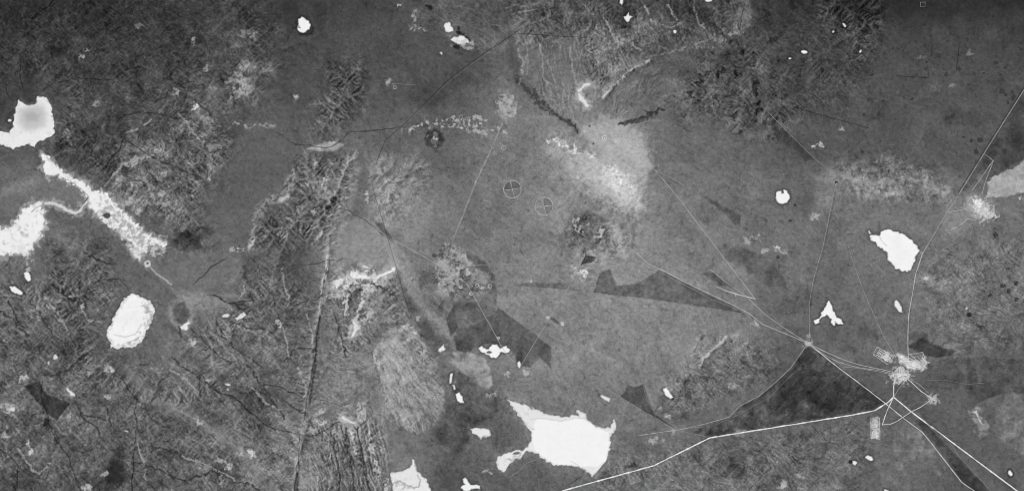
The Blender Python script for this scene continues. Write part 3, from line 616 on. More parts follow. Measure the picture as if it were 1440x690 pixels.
# ------------------------------------------------------------------ salt lakes and salt flats
LAKES = []
def lake(label, pts, core=252, rim=226, rimw=2.0, wf=1.2, shore=0.75, name='salt_lake', speck=0.0, flat=True):
    sl, d = sdf(pts, wf * 1.45 + 0.2, 0.5, pad=16)
    m = sst(0.6, -0.6, d)
    ring = sst(4.5, 0.3, d) * (1 - m)
    T[sl] *= 1 - (1 - shore) * ring
    inner = sst(-rimw * 0.4, -rimw * 1.5, d)
    c = rim + (core - rim) * inner
    if speck > 0:
        n = fbm(X[sl], Y[sl], 5, 3, 700 + len(LAKES)) + 0.35 * fbm(X[sl], Y[sl], 14, 2, 750 + len(LAKES))
        c = c - speck * sst(0.1, 1.0, (0.5 * n + 0.9 * fbm(sa[sl] / 3.5, sb[sl], 9, 5, 790 + len(LAKES), 0.6)) if not flat else n) * (1 - 0.75 * inner * (0 if not flat else 1))
        fr = sst(7.0, 0.0, d + 5 * fbm(X[sl], Y[sl], 9, 4, 820 + len(LAKES), 0.65)) * (1 - m) * (0.42 if not flat else 0.14)
        T[sl] = T[sl] * (1 - fr) + 190 * fr
    c = c - (9 + 7 * (1 - inner)) * np.clip(0.5 + fbm(X[sl] + 8 * wx[sl], Y[sl] + 8 * wy[sl], 22, 4, 860 + len(LAKES), 0.6), 0, 1.2)
    T[sl] = T[sl] * (1 - m) + c * m
    if flat:
        lev = float(np.percentile(H[sl][d < 0], 15)) - 2.0 if (d < 0).any() else 0.0
        w = sst(6.0, -0.5, d)
        H[sl] = H[sl] * (1 - w) + lev * w
    else:
        H[sl] = H[sl] * (1 - 0.7 * m) + 0.7 * m * float(H[sl][d < 0].mean() if (d < 0).any() else 0)
    REG[sl][d < 0] = len(PATCHES)
    PATCHES.append((name, label, 'salt'))
    LAKES.append(label)

lake('white salt lake with a grey middle at the left edge', [(26, 141), (33, 146), (41, 148), (50, 145), (51, 137), (59, 135), (66, 140), (71, 148), (73, 160), (75, 172), (76, 187), (68, 194), (55, 198), (48, 205), (38, 203), (25, 207), (15, 209), (10, 206), (0, 203), (-60, 196), (-60, 180), (0, 184), (12, 186), (17, 177), (20, 158)], 240, 236, 2, 1.4, 0.75, speck=70)
tint([(26, 152), (40, 148), (58, 149), (65, 160), (63, 176), (48, 183), (32, 182), (24, 172)], 178, 7, 1.5, 1, 0.95, 0.3)
tint([(33, 160), (45, 156), (55, 162), (52, 170), (38, 172)], 140, 5, 1.5, 1, 0.7, 0.3)
lake('tiny white salt pool beside the left lake with the grey middle', ell(13, 169, 2.2, 2.4), 225, 190, 1, 0.5)
lake('white salt flat running southeast from the left lake in a tapering band', [(58, 214), (68, 221), (78, 233), (93, 244), (110, 253), (123, 260), (129, 268), (143, 271), (150, 273), (160, 283), (173, 298), (184, 308), (196, 320), (210, 331), (235, 342), (224, 346), (212, 343), (204, 352), (196, 360), (189, 350), (175, 335), (160, 321), (140, 306), (132, 298), (124, 286), (123, 276), (110, 263), (100, 258), (83, 248), (65, 247), (59, 238), (62, 228)], 244, 234, 2, 3.4, 0.95, 'salt_flat', 85, False)
spots([(140, 275), (170, 300), (215, 340), (195, 355), (160, 320), (135, 300)], 112, 6, -0.05, 971, 0.75, 1)
tint(ell(150, 303, 5.5, 4), 62, 1, 0.8, 0, 1, 0.4)
lake('winding pale salt channel linking the two western salt flats', [(122, 281), (124, 285), (117, 290), (115, 297), (105, 302), (94, 298), (84, 292), (75, 288), (62, 288), (62, 284), (75, 284), (85, 287), (95, 293), (105, 297), (111, 294), (113, 287)], 205, 185, 1, 0.9, 0.6, 'salt_channel', 60, False)
lake('broad white salt flat widening to the left edge', [(60, 285), (46, 285), (38, 290), (30, 298), (28, 303), (24, 309), (15, 320), (0, 321), (-60, 325), (-60, 372), (0, 362), (20, 355), (38, 358), (44, 349), (58, 329), (63, 321), (61, 299)], 246, 236, 3, 3.2, 0.95, 'salt_flat', 85, False)
streak([(61, 286), (62, 300), (63, 318), (57, 330), (46, 345)], 1.0, 120, 0.7); streak([(60, 288), (50, 292), (44, 298)], 0.8, 110, 0.7)
spots([(18, 338), (42, 338), (40, 362), (15, 358)], 215, 5, 0.0, 972, 0.9, 3)
lake('small upright white pool left of the pale gravel slope', [(34, 383), (38, 382), (43, 387), (43, 393), (39, 395), (35, 390)], 250, 225, 1, 0.7)
lake('white pool with a ragged east end by the left edge', [(13, 403), (20, 402), (25, 406), (33, 410), (32, 414), (24, 414), (17, 410)], 250, 225, 1, 0.9)
spots(ell(40, 372, 4, 9), 180, 5, 0.0, 973, 0.7, 2)
lake('large oval white salt lake with a grey frayed eastern shore', [(186, 413), (201, 418), (211, 423), (217, 433), (216, 443), (211, 453), (206, 465), (201, 478), (186, 488), (163, 490), (154, 488), (157, 482), (150, 475), (149, 465), (155, 458), (157, 450), (163, 440), (167, 432), (173, 423), (177, 416)], 252, 230, 3, 1.6, 0.7, speck=60)
spots([(200, 425), (214, 425), (218, 440), (208, 460), (198, 480), (180, 489), (160, 488), (190, 478), (202, 455)], 120, 6, 0.0, 974, 0.75, 1.5)
streak([(199, 455), (190, 470), (176, 474), (160, 470)], 0.9, 170, 0.6)
lake('little ringed salt pool with a dark centre at the end of the salt band', ell(207, 371, 5, 5.5, 30), 195, 170, 1, 0.8, 0.9, speck=40); tint(ell(207, 370, 1.8), 70, 0.8, 0.3)
lake('narrow white streak of salt above the little ringed pool', [(182, 347), (190, 350), (200, 362), (196, 366), (186, 356), (181, 350)], 225, 200, 1, 1.4, 0.9, 'salt_flat', 80, False)
spots(ell(222, 350, 14, 8, -30), 185, 6, 0.0, 975, 0.8, 3)
streak([(210, 375), (220, 385), (232, 393), (240, 400)], 1.2, 150, 0.8, 1)
lake('jagged white salt patch at the foot of the dark oval', [(253, 459), (258, 456), (266, 450), (268, 453), (264, 460), (259, 465), (255, 463)], 232, 200, 1, 1.4, 0.9, 'salt_patch', 80)
streak([(252, 460), (253, 470), (256, 474)], 1.5, 35, 0.7, 1)
lake('small bright salt patch, western of a pair on the pale track', [(312, 443), (318, 441), (323, 442), (321, 445), (314, 446)], 225, 190, 1, 1, 0.9, 'salt_patch')
lake('small bright salt patch, eastern of a pair on the pale track', [(331, 447), (336, 442), (344, 439), (345, 442), (340, 447), (334, 450)], 222, 190, 1, 1.2, 0.8, 'salt_patch', 60)
lake('heart-shaped white pool with a black lower shore at the top', [(420, 26), (424, 24), (428, 26), (433, 29), (436, 34), (437, 37), (434, 42), (428, 46), (420, 45), (418, 40), (419, 33)], 254, 235, 1, 0.9, 0.7)
streak([(422, 48), (430, 49), (438, 46), (440, 40)], 2.2, 28, 0.85, 1); spots(ell(420, 34, 3, 9), 30, 3, 0.1, 976, 0.8, 1)
lake('upper white pool of a group with black water at the top', [(624, 38), (628, 32), (632, 31), (634, 37), (639, 44), (630, 46)], 240, 215, 1, 1.2, 0.7, speck=50)
lake('lower white pool of a group with black water at the top', [(634, 56), (638, 51), (645, 52), (651, 48), (660, 58), (656, 60), (650, 62), (640, 61)], 238, 205, 1, 1.4, 0.7, speck=70)
for (x, y, rx, ry, a) in [(643, 66, 6, 3.2, 10), (645, 46, 4, 2.5, 30), (651, 49, 2.5, 1.8, 0), (658, 54, 5, 1.6, 35), (588, 38, 5, 2, -30), (605, 11, 4, 3, 40), (645, 40, 2, 3, 0), (600, 8, 2, 2, 0)]:
    tint(ell(x, y, rx, ry, a), 26, 1.0, 0.8, 0, 0.9, 0.2)
spots(ell(655, 63, 20, 7, 10), 165, 6, 0.05, 977, 0.7, 3); spots(ell(585, 40, 14, 5, 10), 150, 5, 0.0, 978, 0.7, 3)
spots(ell(585, 22, 4, 9, 10), 140, 5, 0.0, 979, 0.7, 3); spots(ell(563, 6, 4, 3), 190, 4, -0.1, 980, 0.8, 1.5)
lake('small white patch below the pools with black water', [(617, 74), (620, 72), (622, 75), (620, 77)], 220, 180, 1, 0.8, 0.9, 'salt_patch')
lake('small white salt patch cut by the top edge', [(873, -6), (876, -4), (877, 4), (874, 8), (872, 4)], 240, 215, 1, 0.8)
lake('star-shaped white pool near the top with black specks beside it', [(877, 25), (881, 22), (883, 18), (885, 23), (888, 25), (885, 29), (881, 31), (879, 28)], 245, 215, 1, 1.0, 0.7)
for (x, y, rx, ry) in [(894, 24, 1.6, 2.4), (878, 38, 4, 2.5), (892, 19, 1.2, 1.5), (764, 21, 2.5, 3.5), (829, 177, 1.3, 1.3), (834.5, 202, 1.1, 1.1)]:
    tint(ell(x, y, rx, ry), 26, 1.0, 0.6, 0, 0.9, 0.2)
lake('white block of salt at the top edge above the pale slope', [(991, -6), (1002, -6), (1001, 2), (992, 3)], 240, 220, 1, 0.6)
lake('tiny white oval pool by the scarp in the north', ell(949, 45, 2, 2.4, 20), 250, 235, 1, 0.3)
lake('small white oval pool among dark thickets in the northeast', ell(1131, 73.5, 4.6, 2.3, 10), 253, 240, 1, 0.4, 0.6)
lake('tiny white pool left of the small oval one', ell(1111, 82, 1.8, 1.3), 240, 215, 1, 0.3, 0.7)
lake('small slanting white pool on the dark rocky hills', [(1184, 33), (1187, 34), (1190, 37), (1188, 39), (1185, 36)], 245, 220, 1, 0.4, 0.6)
lake('tiny white speck of a pool left of the slanting one', ell(1171, 45, 1.5), 230, 200, 1, 0.3, 0.7)
lake('tiny bright pool at the foot of the dark rocky hills', ell(1210.5, 72, 2), 240, 205, 1, 0.5, 0.7)
lake('ragged white salt patch like a hook north of the pale delta', [(812, 127), (816, 122), (822, 118), (826, 115), (832, 117), (829, 121), (823, 122), (818, 126), (816, 131), (814, 130)], 215, 190, 1, 2.0, 0.9, 'salt_patch', 100, False)
lake('short white salt stream leading down into the pale delta', [(812, 131), (816, 132), (821, 138), (824, 142), (829, 150), (825, 151), (820, 145), (814, 141)], 228, 200, 1, 1.2, 0.9, 'salt_patch', 50, False)
lake('round white pool with a notch in its upper shore', [(1092, 270), (1096, 268), (1098, 267), (1099.5, 272), (1101.5, 272), (1103, 267), (1107, 268), (1110, 273), (1111, 279), (1108, 285), (1101, 287), (1095, 285), (1091, 279)], 255, 240, 1, 0.7, 0.75)
lake('great white lake like an axe head beside the north road', [(1236, 331), (1241, 326), (1248, 322), (1256, 325), (1263, 326), (1278, 333), (1288, 344), (1293, 352), (1288, 362), (1284, 373), (1281, 381), (1270, 381), (1260, 378), (1254, 369), (1249, 365), (1248, 355), (1237, 347), (1232, 341), (1225, 338), (1224, 331), (1230, 330)], 255, 240, 1.6, 1.2, 0.8)
streak([(1236, 331), (1241, 340), (1247, 345)], 0.8, 190, 0.8)
lake('sliver of white at the northwest tip of the axe-head lake', [(1221, 324), (1223, 323.5), (1225.5, 328), (1223.5, 329)], 240, 215, 1, 0.3)
lake('triangular white lake with ragged feet north of the track junction', [(1164, 423), (1167, 424), (1171, 433), (1175, 443), (1178, 446), (1184, 449), (1185, 455), (1180, 456), (1176, 453), (1173, 459), (1169, 454), (1171, 449), (1166, 446), (1162, 442), (1156, 445), (1152, 450), (1151, 455), (1147, 456), (1146, 451), (1152, 447), (1156, 439), (1161, 432)], 253, 235, 1, 1.2, 0.7)
lake('small leaf-shaped white pool west of the north road', [(1258, 423), (1260, 422), (1266, 428), (1268, 433), (1270, 439), (1263, 436), (1259, 431)], 246, 225, 1, 0.7, 0.85)
lake('huge white salt lake with a ragged grey margin, largest of all', [(712, 560), (720, 564), (735, 568), (753, 576), (770, 582), (793, 586), (813, 583), (812, 577), (823, 580), (824, 588), (835, 597), (848, 601), (858, 600), (864, 590), (866, 604), (859, 611), (858, 627), (853, 647), (843, 660), (833, 670), (824, 661), (813, 654), (795, 655), (780, 654), (765, 646), (758, 638), (750, 634), (741, 635), (735, 641), (720, 649), (708, 663), (698, 657), (699, 643), (710, 637), (722, 633), (736, 632), (744, 626), (747, 615), (745, 605), (735, 590), (724, 576)], 236, 222, 2, 1.6, 0.85, speck=40)
tint([(753, 590), (765, 589), (790, 592), (812, 588), (824, 590), (838, 600), (856, 607), (857, 627), (852, 646), (840, 656), (820, 655), (795, 653), (780, 652), (768, 644), (754, 634), (748, 620), (750, 604)], 250, 1.0, 0.9, 0, 1, 0.35)
for p in [[(745, 589), (765, 588), (790, 592), (812, 587), (822, 588), (838, 600), (854, 606)], [(803, 648), (812, 653), (826, 664)], [(735, 590), (745, 600), (752, 604)]]:
    streak(p, 0.7, 170, 0.5, 1)
spots([(722, 566), (752, 578), (745, 595), (735, 585)], 190, 5, 0.1, 981, 0.6, 2); spots(ell(720, 643, 16, 6, -25), 120, 5, 0.15, 982, 0.7, 2)
tint(ell(726, 637, 5, 1.8, -12), 80, 0.8, 0.6)
lake('flattened white pool with grey streaks south of the dark burnt ground', [(661, 603), (668, 602), (676, 601), (686, 603), (692, 610), (690, 613), (676, 616), (670, 612), (664, 609)], 235, 205, 1.5, 1.4, 0.8, speck=70)
lake('boot-shaped white pool near the bottom edge', [(650, 673), (654, 671), (657, 674), (661, 681), (668, 681), (676, 682), (675, 686), (662, 687), (656, 690), (648, 686), (653, 681)], 250, 228, 1, 0.9, 0.8)
lake('triangular white lake at the bottom edge beneath the ribbed hills', [(549, 665), (556, 664), (565, 662), (573, 659), (579, 652), (580, 646), (583, 647), (584, 656), (588, 662), (598, 672), (604, 683), (607, 692), (610, 720), (560, 740), (556, 700), (552, 685)], 236, 225, 2, 1.2, 0.8, speck=60)
streak([(552, 680), (562, 676), (572, 682), (582, 686), (589, 684), (590, 674), (587, 668)], 0.8, 110, 0.8, 1)
spots([(550, 672), (570, 674), (590, 690), (560, 695)], 120, 6, 0.15, 983, 0.6, 1)
lake('irregular white pool with a dark islet south of the arrowhead burn', [(673, 489), (676, 486), (681, 489), (688, 491), (692, 484), (698, 484), (703, 489), (712, 487), (717, 491), (712, 496), (704, 495), (698, 503), (692, 502), (684, 497), (677, 494)], 253, 235, 1, 1.0, 0.7)
tint(ell(688, 495, 4, 2), 80, 0.8, 0.7)
lake('ragged white patch at the head of the pale stony lobe', [(617, 491), (621, 487), (624, 484), (627, 489), (624, 493), (618, 496)], 240, 200, 1, 1.5, 0.85, speck=60)
lake('thin upright white sliver, northern of three pools in the dark ground', [(633, 526), (637, 524), (637, 529), (635, 538), (632, 539)], 240, 215, 1, 0.6)
lake('tiny white pool, middle of three in the dark ground', [(636, 541), (639, 542), (641, 547), (639, 548)], 238, 210, 1, 0.5)
lake('leaf-shaped white pool, southern of three in the dark ground', [(641, 553), (645, 552), (650, 559), (652, 566), (647, 566), (642, 560)], 252, 232, 1, 0.7)
lake('white salt stream bed with a blunt west end below the ridge pass', [(490, 385), (494, 381), (502, 383), (512, 387), (525, 389), (535, 386), (548, 379), (556, 375), (557, 379), (548, 384), (536, 391), (520, 393), (505, 392), (494, 389)], 240, 212, 1, 1.4, 0.9, 'salt_stream', 50, False)
lake('small salt patch above the middle of the white stream bed', [(508, 373), (514, 374), (520, 376), (518, 378), (510, 377)], 222, 190, 1, 1.4, 0.9, 'salt_patch', 50, False)
lake('pale salt patch west of the white stream bed', [(470, 398), (478, 392), (484, 389), (486, 394), (478, 400), (472, 405)], 220, 185, 1, 1.8, 0.9, 'salt_patch', 70, False)
lake('curved white salt patch, largest of a broken line below the stream bed', [(496, 452), (499, 447), (501, 452), (507, 462), (502, 467), (496, 476), (492, 474), (498, 464)], 225, 180, 1, 1.8, 0.9, 'salt_patch', 70, False)
spots(ell(517, 406, 9, 6, -20), 190, 6, 0.0, 984, 0.8, 3); spots(ell(505, 428, 3, 7, 20), 195, 5, -0.1, 985, 0.8, 2); spots(ell(522, 445, 8, 7, 30), 165, 6, 0.0, 986, 0.7, 3); spots(ell(480, 410, 14, 12), 190, 7, 0.12, 987, 0.6, 4)
lake('small white salt bend where the dry stream enters the ribbed hills', [(480, 585), (484, 585), (492, 590), (500, 593), (498, 596), (488, 593), (481, 589)], 225, 190, 1, 1.0, 0.9, 'salt_patch', 40, False)
spots(ell(510, 580, 9, 14), 185, 6, 0.0, 988, 0.75, 4); spots(ell(522, 625, 3, 11, -12), 205, 6, -0.1, 989, 0.85, 2); spots(ell(495, 610, 3, 6), 200, 5, -0.1, 990, 0.8, 2); spots(ell(528, 655, 4, 10, -25), 165, 5, 0.0, 991, 0.7, 2); spots(ell(544, 685, 3, 7), 220, 5, -0.2, 992, 0.8, 2); spots(ell(478, 590, 8, 4), 180, 5, 0.1, 993, 0.7, 2)
lake('small white pool with a blurred outline north of the great salt lake', [(845, 556), (848, 554), (853, 557), (858, 560), (856, 565), (850, 562)], 232, 205, 1, 0.7, 0.95)
lake('curved white pool with black marks beside the burnt wedge', [(933, 547), (937, 544), (939, 548), (942, 553), (947, 558), (944, 561), (938, 557), (935, 553)], 250, 225, 1, 0.8, 0.85)
tint(ell(946, 560, 2, 1.3), 30, 0.8, 0.4); spots(ell(938, 586, 5, 3, 30), 190, 5, -0.1, 994, 0.8, 2); spots(ell(927, 576, 4, 3), 165, 5, 0.0, 995, 0.6, 2)
lake('small white upright pool where a track meets the arrowhead burn', [(727.5, 509), (730, 507), (732, 512), (730, 517), (727.5, 515)], 250, 225, 1, 0.5, 0.8)
lake('crescent white pool, right of two near the southern edge', [(1217, 643), (1221, 640), (1226, 642), (1228, 646), (1225, 647), (1220, 645)], 250, 225, 1, 0.6, 0.8)
lake('blunt white pool with a black west shore, left of two near the southern edge', [(1198, 648), (1202, 647), (1206, 650), (1203, 653), (1199, 651)], 246, 215, 1, 0.6, 0.8)
tint(ell(1196, 649, 3, 2.4), 26, 0.8, 0.6, 0, 0.9, 0.2)
lake('small white oval pool in the lower right corner', ell(1421, 665, 2.8, 4, -15), 252, 230, 1, 0.4, 0.6)
lake('tiny white pool cut by the bottom edge', [(1244, 688), (1250, 690), (1250, 696), (1243, 694)], 245, 215, 1, 0.4)
lake('crooked pale salt gully with black edges in the southeast', [(1367, 579), (1373, 576), (1376, 580), (1377, 588), (1382, 594), (1386, 599), (1381, 597), (1375, 590), (1373, 582)], 190, 160, 1, 0.9, 0.5, 'salt_gully', 90, False)
lake('small white salt patch on the eastern mottled plain', [(1357, 434), (1360, 431), (1362, 434), (1359, 436)], 205, 180, 1, 0.6, 0.9, 'salt_patch')
tint(ell(1363, 442, 3.5, 3), 36, 1.2, 1); spots(ell(1380, 459, 10, 4), 44, 4, 0.05, 996, 0.8, 2)
lake('faint white round patch by the north road below the axe-head lake', ell(1303, 391, 3.6, 3), 200, 160, 1.5, 1.2, 1.0, 'salt_patch', 40)
lake('two-lobed white pool beside the dark square field', [(93, 547), (96, 545), (99, 548), (102, 551), (106, 554), (105, 557), (100, 556), (97, 552)], 225, 190, 1, 0.8, 0.9, speck=30)
lake('faint ring-shaped salt spot southwest of the oval lake', ell(78, 502, 3, 3.5), 205, 170, 1, 1.2, 0.9, 'salt_patch', 60)
lake('thin pale salt spot left of the ring-shaped one', ell(68, 510, 1.6, 3), 205, 180, 1, 0.6, 0.9, 'salt_patch')
lake('bright salt patch by the left edge in the southwest', [(11, 574), (16, 573), (20, 571), (21, 577), (15, 578)], 225, 190, 1, 1.0, 0.9, 'salt_patch', 30)
spots(ell(8, 572, 14, 7), 180, 6, 0.05, 997, 0.75, 4); spots(ell(7, 610, 5, 11, 10), 150, 6, 0.0, 998, 0.7, 3)
lake('small white streak of salt above the dry stream fork', [(174, 604), (179, 605), (180, 608), (176, 606)], 215, 190, 1, 0.4, 0.9, 'salt_patch')
for (x, y, rx, ry, a, g) in [(41, 626, 2, 3, 0, 190), (44, 634, 3, 2, -30, 205), (98, 587, 5, 4, 0, 150), (124, 523, 3, 5, 0, 190), (152, 521, 7, 3, 0, 175), (150, 555, 6, 2, 0, 165), (146, 666, 5, 3, -20, 150), (124, 686, 9, 3, 0, 155), (33, 532, 7, 3, 0, 165), (115, 80, 2, 3, 20, 150), (123, 72, 2, 2, 0, 140), (194, 38, 4, 3, 0, 105), (272, 62, 2, 5, 10, 130), (276, 151, 3, 5, 15, 205), (291, 95, 2, 4, 30, 130), (416, 137, 2, 4, 20, 170), (350, 48, 14, 5, 0, 110), (135, 148, 4, 4, 0, 120), (297, 253, 2, 5, 0, 170), (245, 130, 3, 5, 0, 125), (182, 285, 3, 6, 20, 150), (195, 297, 4, 3, -20, 160), (229, 275, 4, 4, 0, 160), (230, 285, 10, 3, -15, 120), (185, 230, 9, 5, -35, 140), (281, 592, 6, 3, 10, 175), (320, 541, 5, 2.5, 30, 225), (319, 655, 6, 3.5, 35, 205), (308, 648, 5, 2, 20, 150), (354, 637, 4, 3.5, 0, 205), (336, 637, 5, 4, 0, 140), (312, 677, 6, 4, 0, 130), (452, 592, 6, 3, 0, 185), (450, 577, 4, 3, 0, 150), (440, 604, 6, 5, 0, 140), (118, 430, 2, 5, 20, 170), (115, 440, 2, 3, 0, 150), (272, 480, 2, 5, -15, 170), (393, 455, 3, 4, 0, 170), (1145, 205, 3, 1.5, -20, 190), (1154, 204, 2, 3, 0, 170), (1182, 183, 2, 3, 0, 150), (1148, 305, 5, 4, -30, 150), (1076, 351, 5, 3, 0, 150), (1093, 348, 3, 3, 0, 190), (1102, 353, 4, 3, 0, 130), (1062, 454, 4, 3, 0, 165), (1034, 470, 4, 3, 0, 140), (1100, 685, 7, 3, 0, 165), (1103, 679, 3, 4, 0, 150), (1126, 667, 6, 1.5, 20, 130), (1126, 685, 4, 3, 0, 130), (1030, 543, 4, 3, 0, 130), (920, 620, 6, 4, 0, 140), (1050, 625, 0.1, 0.1, 0, 90), (1040, 607, 8, 4, 0, 115), (1433, 281, 2, 3, 0, 210), (1338, 121, 3, 3, 0, 110), (1315, 121, 6, 5, 0, 92), (1363, 75, 4, 5, 0, 98), (1296, 78, 3, 3, 0, 92), (740, 525, 4, 3, 30, 160), (699, 635, 0.1, .1, 0, 80), (693, 553, 5, 3, 0, 140), (712, 527, 3, 3, 0, 190), (683, 664, 6, 1.4, 10, 165), (587, 447, 3, 2, 0, 170), (1380, 605, 8, 8, 20, 110), (1118, 365, 0.1, .1, 0, 90), (548, 118, 3, 2.5, 0, 140), (466, 200, 8, 2, -8, 165), (513, 272, 3, 3, 0, 180), (533, 270, 3, 3, 0, 185), (545, 255, 4, 3, 0, 160), (516, 282, 2, 4, 0, 150), (443, 300, 4, 4, 0, 165), (457, 262, 3, 8, 0, 150), (443, 230, 2, 6, 20, 130), (404, 330, 2, 3, 0, 140), (462, 362, 4, 5, 0, 175)]:
    spots(ell(x, y, rx + 1, ry + 1, a), g, 5, -0.25, 1200 + int(x + 3 * y), 0.85, 1.6)

# pale streaks along the long crest, the scarp and the arc
streak(RIDGE[4:7], 2.4, 165, 0.8, 1.4, 1.8, -0.3, 41); streak([(x - 2, y) for x, y in RIDGE[6:]], 3.0, 122, 0.6, 2, 1.8, -0.15, 42); streak(RIDGE[:5], 7, 124, 0.55, 4, 2, -0.25, 43)
streak(SCARP, 2.4, 158, 0.85, 1.5, 0, -0.25, 44); streak(ARC, 2.6, 140, 0.75, 1.5, 0, -0.25, 45)
for k, p in enumerate([[(867, 60), (874, 74), (885, 94)], [(832, 50), (842, 38)], [(774, 92), (780, 115), (785, 135), (793, 152)], [(790, 112), (796, 135)], [(742, 70), (741, 105)], [(722, 48), (742, 68), (736, 100), (730, 118)], [(720, 20), (745, 15), (760, 12)], [(720, 8), (742, 10)], [(818, 5), (835, 22)], [(880, 40), (905, 36), (920, 30), (945, 40), (960, 30)], [(925, 65), (945, 72), (965, 66), (990, 58)], [(866, 52), (895, 45)], [(960, 70), (940, 75), (910, 80)]]):
    streak(p, 0.9, 128, 0.6, 1.5, 1, -0.35, 50 + k)

# the town, the workings by the east road, trampled white earth
def trampled(cx, cy, r, g, seed, a=1.0):
    sl, d = sdf(ell(cx, cy, r), 1, 0, pad=r)
    rr = np.hypot(X[sl] - cx, Y[sl] - cy) / r
    n = fbm(X[sl], Y[sl], 5, 3, seed)
    ang = np.arctan2(Y[sl] - cy, X[sl] - cx)
    m = sst(1.1, 0.15, rr + 0.75 * n + 0.25 * fbm(X[sl], Y[sl], 2.5, 2, seed + 3)) * a
    T[sl] = T[sl] * (1 - m) + (g + 25 * n) * m
trampled(1266, 527, 16, 205, 1301, 0.95); trampled(1272, 530, 8, 205, 1302, 0.7); trampled(1312, 561, 9, 190, 1303, 0.8); trampled(1285, 512, 8, 200, 1304, 0.6)
spots([(1246, 495), (1257, 502), (1249, 511), (1238, 503)], 195, 6, -0.5, 1330, 0.85, 1.5); spots([(1226, 588), (1237, 588), (1237, 616), (1226, 615)], 175, 6, -0.35, 1331, 0.8, 1.0); spots([(1227, 606), (1237, 604), (1237, 616), (1227, 615)], 205, 6, -0.4, 1332, 0.8, 1.0); spots([(1261, 499), (1267, 498), (1300, 514), (1302, 518), (1290, 519), (1276, 512)], 215, 7, -0.5, 1333, 0.9, 1.5); spots(ell(1300, 508, 5, 9, -25), 185, 5, -0.1, 1334, 0.8, 2)
trampled(1376, 287, 11, 242, 1305, 1.0); trampled(1384, 297, 15, 210, 1306, 0.8); spots(ell(1390, 300, 15, 9, 30), 220, 4, 0.0, 1307, 0.8, 3)
trampled(821, 383, 7.5, 225, 1308, 1.0); tint(ell(821.5, 383, 1.2, 1.8), 90, 0.8, 0.3); trampled(1136, 483, 7, 190, 1309, 0.8); trampled(1138, 472, 5, 150, 1310, 0.6)
trampled(770, 446, 3.5, 190, 1311, 0.8); trampled(791, 454, 4, 180, 1312, 0.7); trampled(734, 396, 0.1, 100, 1313); trampled(809, 377, 4, 180, 1314, 0.6); trampled(804, 388, 4, 165, 1315, 0.6); trampled(947, 606, 4, 160, 1316, 0.7); trampled(933, 620, 4, 150, 1317, 0.6); trampled(1176, 256, 5, 130, 1318, 0.7)
spots(ell(812, 383, 16, 9, 60), 190, 4.5, 0.12, 1319, 0.7, 4); tint([(773, 444), (782, 449), (790, 456), (784, 455), (774, 449)], 72, 1, 0.5)
trampled(1298, 505, 0.1, 100, 1320); trampled(546, 114, 4, 150, 1321, 0.8)
# level ground for roads, town and enclosures
def level(pts, s):
    sl, d = sdf(pts, 0, 0, pad=s * 2)
    w = sst(s, -s, d)
    lev = float((H[sl] * w).sum() / w.sum())
    H[sl] = H[sl] * (1 - w) + lev * w
level(ell(1265, 520, 46, 24, 15), 14); level(ell(1232, 602, 14, 20), 6); level(ell(1312, 560, 9), 6); level(ell(1376, 290, 18), 10); level(ell(1136, 483, 8), 8)
level(ell(720, 266, 16), 6); level(ell(765, 290, 16), 6); level(ell(648, 385, 46), 14); level(ell(858, 196, 16), 8)
T = np.clip(T, 16, 255)
ALB = np.clip(lin(T) / FLUX, 0.004, 0.93)
print('tone done', round(time.time() - T_START, 1))

# ------------------------------------------------------------------ materials
def ground_mat(name, amp, scale=0.028, rough=1.0, spec=0.05):
    m = bpy.data.materials.new(name); m.use_nodes = True
    n = m.node_tree; L = n.links.new
    b = n.nodes['Principled BSDF']
    b.inputs['Roughness'].default_value = rough
    b.inputs['Specular IOR Level'].default_value = spec
    at = n.nodes.new('ShaderNodeAttribute'); at.attribute_name = 'tone'
    tc = n.nodes.new('ShaderNodeTexCoord')
    nz = n.nodes.new('ShaderNodeTexNoise'); nz.inputs['Scale'].default_value = scale; nz.inputs['Detail'].default_value = 2.0
    nz2 = n.nodes.new('ShaderNodeTexNoise'); nz2.inputs['Scale'].default_value = scale * 0.3; nz2.inputs['Detail'].default_value = 3.0
    L(tc.outputs['Object'], nz.inputs['Vector']); L(tc.outputs['Object'], nz2.inputs['Vector'])
    ad = n.nodes.new('ShaderNodeMath'); ad.operation = 'ADD'
    L(nz.outputs['Fac'], ad.inputs[0]); L(nz2.outputs['Fac'], ad.inputs[1])
    mr = n.nodes.new('ShaderNodeMapRange'); mr.clamp = False
    mr.inputs['From Min'].default_value = 0.6; mr.inputs['From Max'].default_value = 1.4
    mr.inputs['To Min'].default_value = 1 - amp; mr.inputs['To Max'].default_value = 1 + amp
    L(ad.outputs[0], mr.inputs['Value'])
    mu = n.nodes.new('ShaderNodeMath'); mu.operation = 'MULTIPLY'
    L(at.outputs['Fac'], mu.inputs[0]); L(mr.outputs[0], mu.inputs[1])
    L(mu.outputs[0], b.inputs['Base Color'])
    return m
MATS = {'ground': ground_mat('steppe_ground', 0.30, 0.024), 'grass': ground_mat('dry_grass', 0.30, 0.024), 'soil': ground_mat('bare_soil', 0.26, 0.024),
        'salt': ground_mat('salt_crust', 0.03, 0.01), 'track': ground_mat('dirt_track', 0.12), 'stream': ground_mat('stream_scrub_or_shade', 0.25)}

